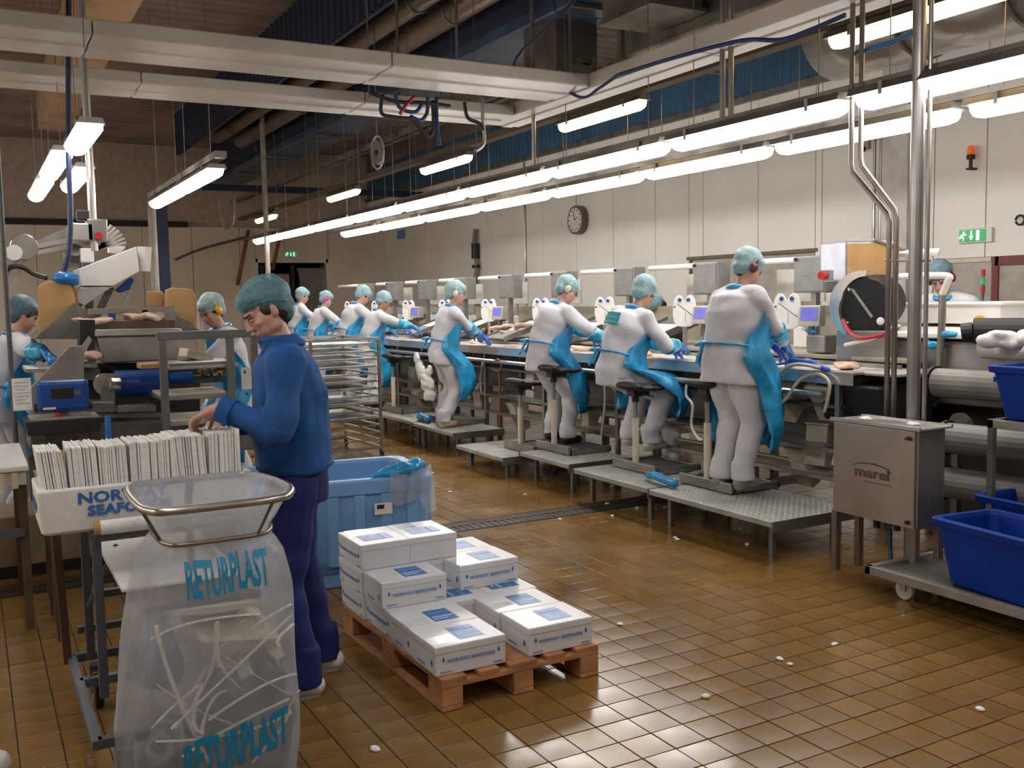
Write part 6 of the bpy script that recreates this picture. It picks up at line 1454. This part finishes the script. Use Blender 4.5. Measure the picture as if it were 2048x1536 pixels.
    if outfit == 'worker':
        # trousers
        m = MB()
        m.rings([ering(pel+V(0, 0, -.11*s), F0, .15*s*g, .115*s*g), ering(pel+V(0, 0, .0), F0, .185*s*g, .145*s*g), ering(p1, F1, .155*s*g, .125*s*g)])
        for i in (0, 1):
            m.cap(hp[i], K[i], .118*s*g, .100*s); m.cap(K[i], A[i]+V(0, 0, .06*s), .098*s, .084*s); m.cyl(A[i]+V(0, 0, .12*s), A[i]-V(0, 0, .02*s), .084*s, .086*s, 14)
        link('trousers', fuse(m, vox, 2, fold, 16, hash(label) % 50 if False else len(label)), COAT, root)
        # coat
        m = MB()
        m.rings([ering(pel+V(0, 0, -.16*s), F0, .205*s*g, .165*s*g), ering(pel+V(0, 0, -.02), F0, .20*s*g, .16*s*g), ering(p1, F1, .175*s*g, .142*s*g), ering(p2, F2, .195*s*g, .150*s*g), ering(p3-F3 @ V(0, 0, .05*s), F3, .185*s*g, .13*s*g), ering(p3+F3 @ V(0, 0, .02*s), F3, .10*s, .085*s), ering(p3+F3 @ V(0, 0, .045*s), F3, .07*s, .066*s)])
        for i in (0, 1):
            m.cap(p3+(sh[i]-p3)*.35, sh[i], .078*s, .080*s); m.cap(sh[i], E[i], .080*s, .068*s); m.cap(E[i], E[i]+(W[i]-E[i])*.75, .066*s, .050*s)
        link('coat', fuse(m, vox, 3, fold, 15, len(label)+3), COAT, root)
        # collar of the apron and hems
        obj('collar', MB().tube(ering(p3+F3 @ V(0, 0, .035*s), F3, .084*s, .080*s), .021*s, 8, closed=True), APRON, root, smooth=True)
        for i in (0, 1):
            if sleeves:
                a = E[i]+(W[i]-E[i])*.12; b = W[i]-(W[i]-E[i])*.08
                m = MB().tube([a, a+(b-a)*.06, a+(b-a)*.5, a+(b-a)*.9, b], [.058*s, .074*s, .068*s, .050*s, .036*s], 16)
                link('oversleeve', fuse(m, .010, 2, .006, 34, i), SLEEVE, root)
            gm_ = MB(); d = HV[i]
            hand(gm_, W[i]+d*.02*s, d, V(0, 0, 1) if abs(d.z) < .8 else V(0, 1, 0), (-1, 1)[i]*-1, s*1.02, curl, 1.05, 1.22)
            gm_.cap(W[i]-d*.05*s, W[i]+d*.01*s, .036*s, .032*s)
            link('glove', fuse(gm_, .0085, 2), GLOVE if i == 0 else LBLD, root)
        if apron:
            # sheet in front, wrapped round the sides
            low = (A[0]+A[1])/2+V(0, .05, .22*s)
            kn = (K[0]+K[1])/2
            rows = []
            def row(c, Mx, rx, ry, half): rows.append([c+Mx @ V(sin(rl(a))*rx, cos(rl(a))*ry, 0) for a in np.linspace(-half, half, 25)])
            I = Matrix.Identity(3)
            row(p3-F3 @ V(0, 0, .0), F3, .12*s*g, .135*s*g, 50); row(p3-F3 @ V(0, 0, .08*s), F3, .175*s*g, .155*s*g, 62); row(p2, F2, .215*s*g, .172*s*g, 84); row(p1, F1, .205*s*g, .175*s*g, 112); row(pel+V(0, 0, .02), F0, .235*s*g, .205*s*g, 118)
            Kf = kn+V(0, .02, 0)
            row((pel+Kf)/2+V(0, .04, .05), I, (.26+bigapron*.3)*s, (.20+bigapron*.4)*s, 112); row(Kf, I, (.28+bigapron*.6)*s, .20*s, 108); row((Kf+low)/2, I, (.27+bigapron*.6)*s, .20*s, 100); row(low, I, (.25+bigapron*.6)*s, .19*s, 92)
            R = []
            for a, b in zip(rows, rows[1:]):
                for t in (0, .34, .67): R.append([p+(q-p)*t for p, q in zip(a, b)])
            R.append(rows[-1])
            for i, r_ in enumerate(R):
                for j, p in enumerate(r_):
                    n = V(p.x-pel.x, p.y-pel.y+.05, 0).normalized(); r_[j] = p+n*(.010*sin(j*1.3+i*.35)+.008*sin(j*2.9-i*.8))*s*(1+i*.04)
            o = obj('apron', MB().rings(R, closed=False, cap=False), APRON, root, smooth=True, fix=False)
            so = o.modifiers.new('thick', 'SOLIDIFY'); so.thickness = .003; so.offset = 1
            tm_ = MB()
            tw_ = F1
            tie = [p1+F1 @ V(cos(a)*.215*s*g, sin(a)*.172*s*g, -.04) for a in [pi*1.02+pi*.96*k/10 for k in range(11)]]
            tm_.tube(tie, .012*s, 6)
            bk = p1+F1 @ V(-.05, -.175*s*g, -.04)
            tm_.cap(bk, bk+F1 @ V(-.05, -.03, -.02), .022, .016, 8).cap(bk, bk+F1 @ V(-.02, -.035, -.15), .018, .012, 8).cap(bk, bk+F1 @ V(.06, -.025, .0), .02, .012, 8)
            link('apron_tie', fuse(tm_, .009, 1), APRON, root)
        for i in (0, 1):
            ft = RZ(rl((toes or (0, 0))[i])) @ V(0, 1, 0)
            m = MB().cap(A[i]-V(0, 0, .04*s)-ft*.035*s, A[i]-V(0, 0, .045*s)+ft*.13*s, .048*s, .040*s).cap(A[i]+V(0, 0, .05*s), A[i]-V(0, 0, .03*s), .058*s, .05*s)
            m.cyl(A[i]-V(0, 0, .085*s)-ft*.03, A[i]-V(0, 0, .06*s)-ft*.03, .04*s, None, 12)
            link('shoe', fuse(m, .010, 2), shoe, root)
        if patch:
            R = []
            for z in np.linspace(-.060, .050, 6): R.append([p2+F2 @ V(x, -(.160+.004)*s*g*sqrt(max(0, 1-(x/(.205*g))**2))-.012, z+.05) for x in np.linspace(-.11, .09, 8)])
            pt = obj('back_patch', MB().rings(R, closed=False, cap=False), TEAL, root, fix=False); so = pt.modifiers.new('thick', 'SOLIDIFY'); so.thickness = .004; so.offset = 0
            pm = MB()
            for k in range(2):
                for j in range(8): q = R[3-k*2][0]*(1-(j+.5)/9)+R[3-k*2][7]*((j+.5)/9); q = q+F2 @ V(0, -.022+.012*abs(j-4)/4, 0); pm.cb(q, (.010, .003, .012), F2)
            obj('patch_print', pm, mat('patch_light', (0.25, 0.5, 0.55), 0.7), root)
    return root, dict(K=K, A=A, E=E, W=W, p1=p1, p2=p2, p3=p3, pel=pel, F=(F0, F1, F2, F3), hc=hc, sh=sh, hp=hp, HM=HM)

# ---- the man in blue
LOCM = (1.245, 4.28, 0.0)
man, J = person('person', 'man in blue jacket and navy trousers with a hair net, hands over the sheets', LOCM, radians(74), hz=.99, lean=3, head=(29, 14),
    hands=(('w', .90, 4.17, 1.305), ('w', .95, 4.35, 1.24)), feet=((-.15, .00, 0), (.15, -.10, 0)), s=1.03, outfit='blue', netm=NETM, knee=((-.05, 1, 0), (.1, 1, 0)), elbow=((-.45, -1.1, -.45), (.5, -1, -.6)), toes=(8, -6), curl=1.0)
s = 1.03; F0, F1, F2, F3 = J['F']; p1, p2, p3, pel = J['p1'], J['p2'], J['p3'], J['pel']; E, W, K, A, sh, hp = J['E'], J['W'], J['K'], J['A'], J['sh'], J['hp']
m = MB()
m.rings([ering(pel+V(0, 0, .01), F0, .187, .167), ering(pel+V(0, 0, .06), F0, .187, .167), ering(p1, F1, .185, .165), ering(p2, F2, .205, .172), ering(p3-F3 @ V(0, 0, .05), F3, .19, .14), ering(p3+F3 @ V(0, 0, .015), F3, .11, .095), ering(p3+F3 @ V(0, 0, .05), F3, .075, .075)])
for i in (0, 1):
    m.cap(p3+(sh[i]-p3)*.35, sh[i]-V(0, 0, .01), .085, .085); m.cap(sh[i], E[i], .086, .078); 
    m.cap(E[i], E[i]+(W[i]-E[i])*.80, .077, .058); q = E[i]+(W[i]-E[i])*.80; m.cyl(q, W[i]-(W[i]-E[i])*.04, .057, .058, 16)
link('jacket', fuse(m, .0085, 2, .013, 15, 4), JACK, man)
col = MB().tube(ering(p3+F3 @ V(0, .006, .042), F3, .083, .082), .020, 8, closed=True).tube(ering(p3+F3 @ V(0, .022, .070), F3, .076, .078), .017, 8, closed=True)
for k in (-1, 1): col.cap(p3+F3 @ V(k*.05, .075, .04), p3+F3 @ V(k*.065, .125, -.04), .018, .010, 8)
link('collar', fuse(col, .008, 2), JACK, man)
wb = MB().tube(ering(pel+V(0, 0, .03), F0, .179, .160, 28), .015, 6, closed=True)
obj('waistband', wb, JACK, man, smooth=True)
for i in (0, 1):
    q = W[i]-(W[i]-E[i])*.04; d = (W[i]-E[i]).normalized(); obj('cuff', MB().cyl(q-d*.055, q+d*.002, .0585, .059, 20), JACK, man, smooth=False)
bt = MB()
for k in range(5): q = pel+(p3-pel)*(.15+.18*k); bt.cyl(q+F1 @ V(.015, .175, 0), q+F1 @ V(.015, .185, 0), .009, None, 10)
q = pel+F0 @ V(-.13, -.112, .035)
bt.cyl(q, q+F0 @ V(-.006, -.008, 0), .009, None, 10).cyl(q+F0 @ V(.03, -.022, 0), q+F0 @ V(.026, -.032, 0), .009, None, 10)
obj('button', bt, FRAMEP, man)
m = MB(); m.rings([ering(pel+V(0, 0, -.14), F0, .155, .135), ering(pel+V(0, 0, -.04), F0, .172, .150), ering(pel+V(0, 0, .03), F0, .165, .14)])
for i in (0, 1):
    m.cap(hp[i]+V(0, 0, -.02), K[i], .108, .086); m.cap(K[i], A[i]+V(0, 0, .05), .086, .078); m.cyl(A[i]+V(0, 0, .14), A[i]-V(0, 0, .035), .078, .086, 16)
link('trousers', fuse(m, .010, 3, .011, 13, 9), TROU, man)
for i in (0, 1):
    ft = RZ(radians((8, -6)[i])) @ V(0, 1, 0)
    m = MB().cap(A[i]-V(0, 0, .040)-ft*.05, A[i]-V(0, 0, .046)+ft*.15, .047, .040).cap(A[i]+V(0, 0, .02), A[i]-V(0, 0, .03), .05, .05)
    m.box(-.001, 0, 0, .001, .001, .001)
    sh_ = link('shoe', fuse(m, .008, 3), WHITE, man)
    so_ = MB().prism([(cos(a)*.046, sin(a)*.125) for a in [2*pi*k/18 for k in range(18)]], 0, .018, 'z'); so_.xf(Matrix.Translation(V(A[i].x, A[i].y, 0)+ft*.05) @ Matrix.Rotation(radians((8, -6)[i]), 4, 'Z'))
    obj('sole', so_, GREYP, sh_)
pn = MB().cap((.975, 4.325, 1.235), (.885, 4.365, 1.245), .010, .007, 10)
one('marker_pen', 'dark marker held in the right hand of the man in blue', 'pen', pn, BLACK, smooth=True)

# ---- workers along the line (hands reach the belt)
FZ = PZ+.040
def wrk(label, x, y, **k):
    z = k.pop('z', 0); hd = k.pop('hd', -90)
    return person('person', label, (x, y, z), radians(hd), **k)
B = 5.44; HZ_ = TZ+.07
wrk('worker in white coat and blue apron seen from behind, red dark earmuffs', 4.86, 5.48, z=FZ+.0, hz=.93, lean=9, head=(30, -8), hands=(('w', 5.36, 5.42, HZ_), ('w', *(5.300, 5.391, 1.364))), feet=((-.10, 0, 0), (.10, .02, 0)), s=.985, girth=1.30, muff=mat('muff_dark', (0.09, 0.012, 0.015), 0.4), shoe=mat('shoe_grey', (0.25, 0.24, 0.21), 0.6), toes=(5, -5), twist=-4, elbow=((-.8, -.3, -1), (.8, -.3, -1)), bigapron=.12, vox=.012)
wrk('worker with teal back patch sitting on a saddle stool, apron hanging to the right', 4.86, 6.92, z=PZ+.04, hz=.80, lean=21, side=3, head=(22, 8), hands=(('w', B-.06, 6.85, HZ_+.02), ('w', *(5.380, 6.736, 1.310))), feet=((-.13, .22, .10), (.12, .26, .08)), s=.99, girth=1.14, shoe=mat('boot_white', (0.55, 0.53, 0.42), 0.5), knee=((-.25, 1, .1), (.25, 1, .1)), patch=True, elbow=((-.7, -.2, -1), (.7, -.2, -1)), bigapron=.30, vox=.012)
wrk('worker in white sitting on a saddle stool, cream earmuff, arm stretched to the right', 4.86, 8.12, z=PZ+.04, hz=.86, lean=17, side=4, head=(30, -20), hands=(('w', B-.06, 7.85, HZ_+.02), ('w', *(5.280, 7.573, 1.277))), feet=((-.13, .14, .02), (.10, .18, .0)), s=.95, girth=1.2, muff=mat('muff_cream', (0.55, 0.52, 0.36), 0.4), shoe=BLACK, knee=((-.3, 1, .1), (.2, 1, .1)), elbow=((-.7, -.2, -1), (.7, -.2, -.8)), vox=.012)
wrk('worker in white leaning forward over the belt with a pale head band', 4.72, 10.25, z=PZ+.003, hz=.87, lean=16, side=6, head=(6, -25), hands=(('w', B-.06, 10.3, HZ_), ('w', *(5.360, 10.379, 1.263))), feet=((-.10, .05, 0), (.12, -.02, 0)), s=.96, muff=mat('muff_pale', (0.55, 0.52, 0.54), 0.4), shoe=mat('shoe_cream', (0.5, 0.42, 0.30), 0.6), hips=(.05, .0), twist=-8, hair=HAIRB, bigapron=.05)
wrk('worker with dark hair under a blue net, right behind the tray rack', 4.80, 12.75, z=PZ+.003, hz=.84, lean=20, head=(22, -12), hands=(('w', B, 12.3, HZ_), ('w', B+.05, 11.9, HZ_)), s=.92, skin=SKIND, shoe=BLACK, vox=.018)
wrk('tall worker in white coat bending over, second behind the tray rack', 4.92, 14.0, z=PZ+.003, hz=.90, lean=22, head=(26, -5), hands=(('w', B, 13.9, HZ_), ('w', B+.1, 13.5, HZ_)), s=.99, vox=.018)
wrk('worker with bright pink earmuffs behind the tray rack', 4.98, 15.7, z=PZ+.003, hz=.86, lean=18, head=(16, -20), hands=(('w', B, 15.6, HZ_), ('w', B+.05, 15.1, HZ_)), s=.94, muff=PINK, vox=.018)
wrk('worker in white coat just right of the man in blue at the far line', 4.95, 16.7, z=PZ+.003, hz=.89, lean=12, head=(14, -10), hands=(('w', B, 16.6, HZ_), ('w', B+.05, 16.1, HZ_)), s=.97, vox=.02)
wrk('partly hidden worker furthest along the line behind the man in blue', 4.80, 18.3, z=0.0, hz=.92, lean=10, head=(10, 0), hands=((-.2, .35, 1.05), (.2, .35, 1.05)), s=1.0, vox=.022)
# across the machine
wrk('worker facing the camera beyond the grading machine near the right edge', 7.28, 5.45, z=.25, hd=100, hz=.92, lean=16, head=(26, 12), hands=((-.2, .38, 1.12), (.22, .4, 1.12)), s=1.0, muff=mat('muff_wine', (0.16, 0.01, 0.02), 0.4), netm=mat('hair_net_grey', (0.12, 0.20, 0.25), 0.6, 0, .2, 30, alpha=.75), vox=.014)
wrk('worker beyond the machine bending towards the teal patch worker', 7.30, 9.15, z=0.12, hd=92, hz=.90, lean=24, head=(35, 20), hands=((-.2, .4, 1.1), (.2, .42, 1.12)), s=.97, skin=SKIND, muff=BLACK, hair=HAIR, vox=.016)
wrk('worker beyond the machine seen small beside the nearer fish heap', 7.45, 11.9, z=.0, hd=90, hz=.90, lean=22, head=(30, 0), hands=((-.2, .38, 1.0), (.2, .38, 1.0)), s=.95, netm=mat('hair_net_teal', (0.05, 0.18, 0.2), 0.6, 0, .2, 30, alpha=.8), vox=.02)
# at the left machine
wrk('worker with blue gloves reaching into the left machine', .22, 8.75, z=0.06, hd=-72, hz=.93, lean=12, head=(22, -10), hands=(('w', *(0.562, 8.100, 1.393)), ('w', *(0.534, 7.900, 1.381))), s=1.0, vox=.014, netm=mat('hair_net_grey', (0.12, 0.20, 0.25), 0.6, 0, .2, 30, alpha=.75), twist=-6)
wrk('worker half cut off by the left edge behind the thin pole', -.42, 8.05, z=0.0, hd=-60, hz=.94, lean=4, head=(12, -20), hands=((-.2, .35, 1.0), (.2, .35, 1.0)), s=1.06, skin=SKIND, vox=.016)
wrk('worker with yellow earmuffs working behind the frame rack', 2.0, 8.55, z=.10, hd=98, hz=.92, lean=14, head=(22, 14), hands=(('w', 1.50, 8.25, 1.18), ('w', 1.62, 8.60, 1.20)), s=.97, muff=YELL, vox=.014, elbow=((-.3, -.5, -1), (.3, -.5, -1)))

# ================================================================= each separate piece a part of its own
import bmesh
SPLITN = {'ear_muff', 'hanger', 'edge_rail', 'leg', 'knob', 'hinge', 'support', 'arm_tube', 'motor_box', 'foot', 'strut', 'clip', 'side_rail', 'side_plate', 'base_leg', 'cross_rail', 'latch', 'gland', 'tray_runner', 'hook_rod', 'base_frame',
          'rim_frame', 'shelf_frame', 'top_tray', 'fan_blade', 'rib', 'button', 'drop_mark', 'flap', 'top_rail', 'splash', 'fork', 'handle_ledge', 'top_frame', 'apron_rail', 'door_rail', 'eyes', 'shelf_bracket', 'front_ledge'}
cache = {}
for o in list(COL.objects):
    if o.type != 'MESH' or not o.parent or o.name.split('.')[0] not in SPLITN: continue
    me = o.data
    if me.name not in cache:
        bm = bmesh.new(); bm.from_mesh(me); bm.verts.ensure_lookup_table(); seen = set(); isl = []
        for v in bm.verts:
            if v.index in seen: continue
            st_ = [v]; comp = []; seen.add(v.index)
            while st_:
                q = st_.pop(); comp.append(q.index)
                for e in q.link_edges:
                    w_ = e.other_vert(q)
                    if w_.index not in seen: seen.add(w_.index); st_.append(w_)
            isl.append(comp)
        bm.free(); out = None
        if 1 < len(isl) <= 60:
            out = []; polys = [tuple(p.vertices) for p in me.polygons]; sm = len(me.polygons) and me.polygons[0].use_smooth
            for comp in isl:
                mp = {a: i for i, a in enumerate(comp)}
                n_ = bpy.data.meshes.new(me.name); n_.from_pydata([tuple(me.vertices[a].co) for a in comp], [], [tuple(mp[a] for a in p) for p in polys if p[0] in mp])
                for m_ in me.materials: n_.materials.append(m_)
                if sm: n_.shade_smooth()
                n_.update(); out.append(n_)
        cache[me.name] = (out,)
    out = cache[me.name][0]
    if not out: continue
    kids = list(o.children)
    base = o.name.split('.')[0]
    for n_ in out[1:]:
        c = o.copy(); c.data = n_; COL.objects.link(c)
    o.data = out[0]
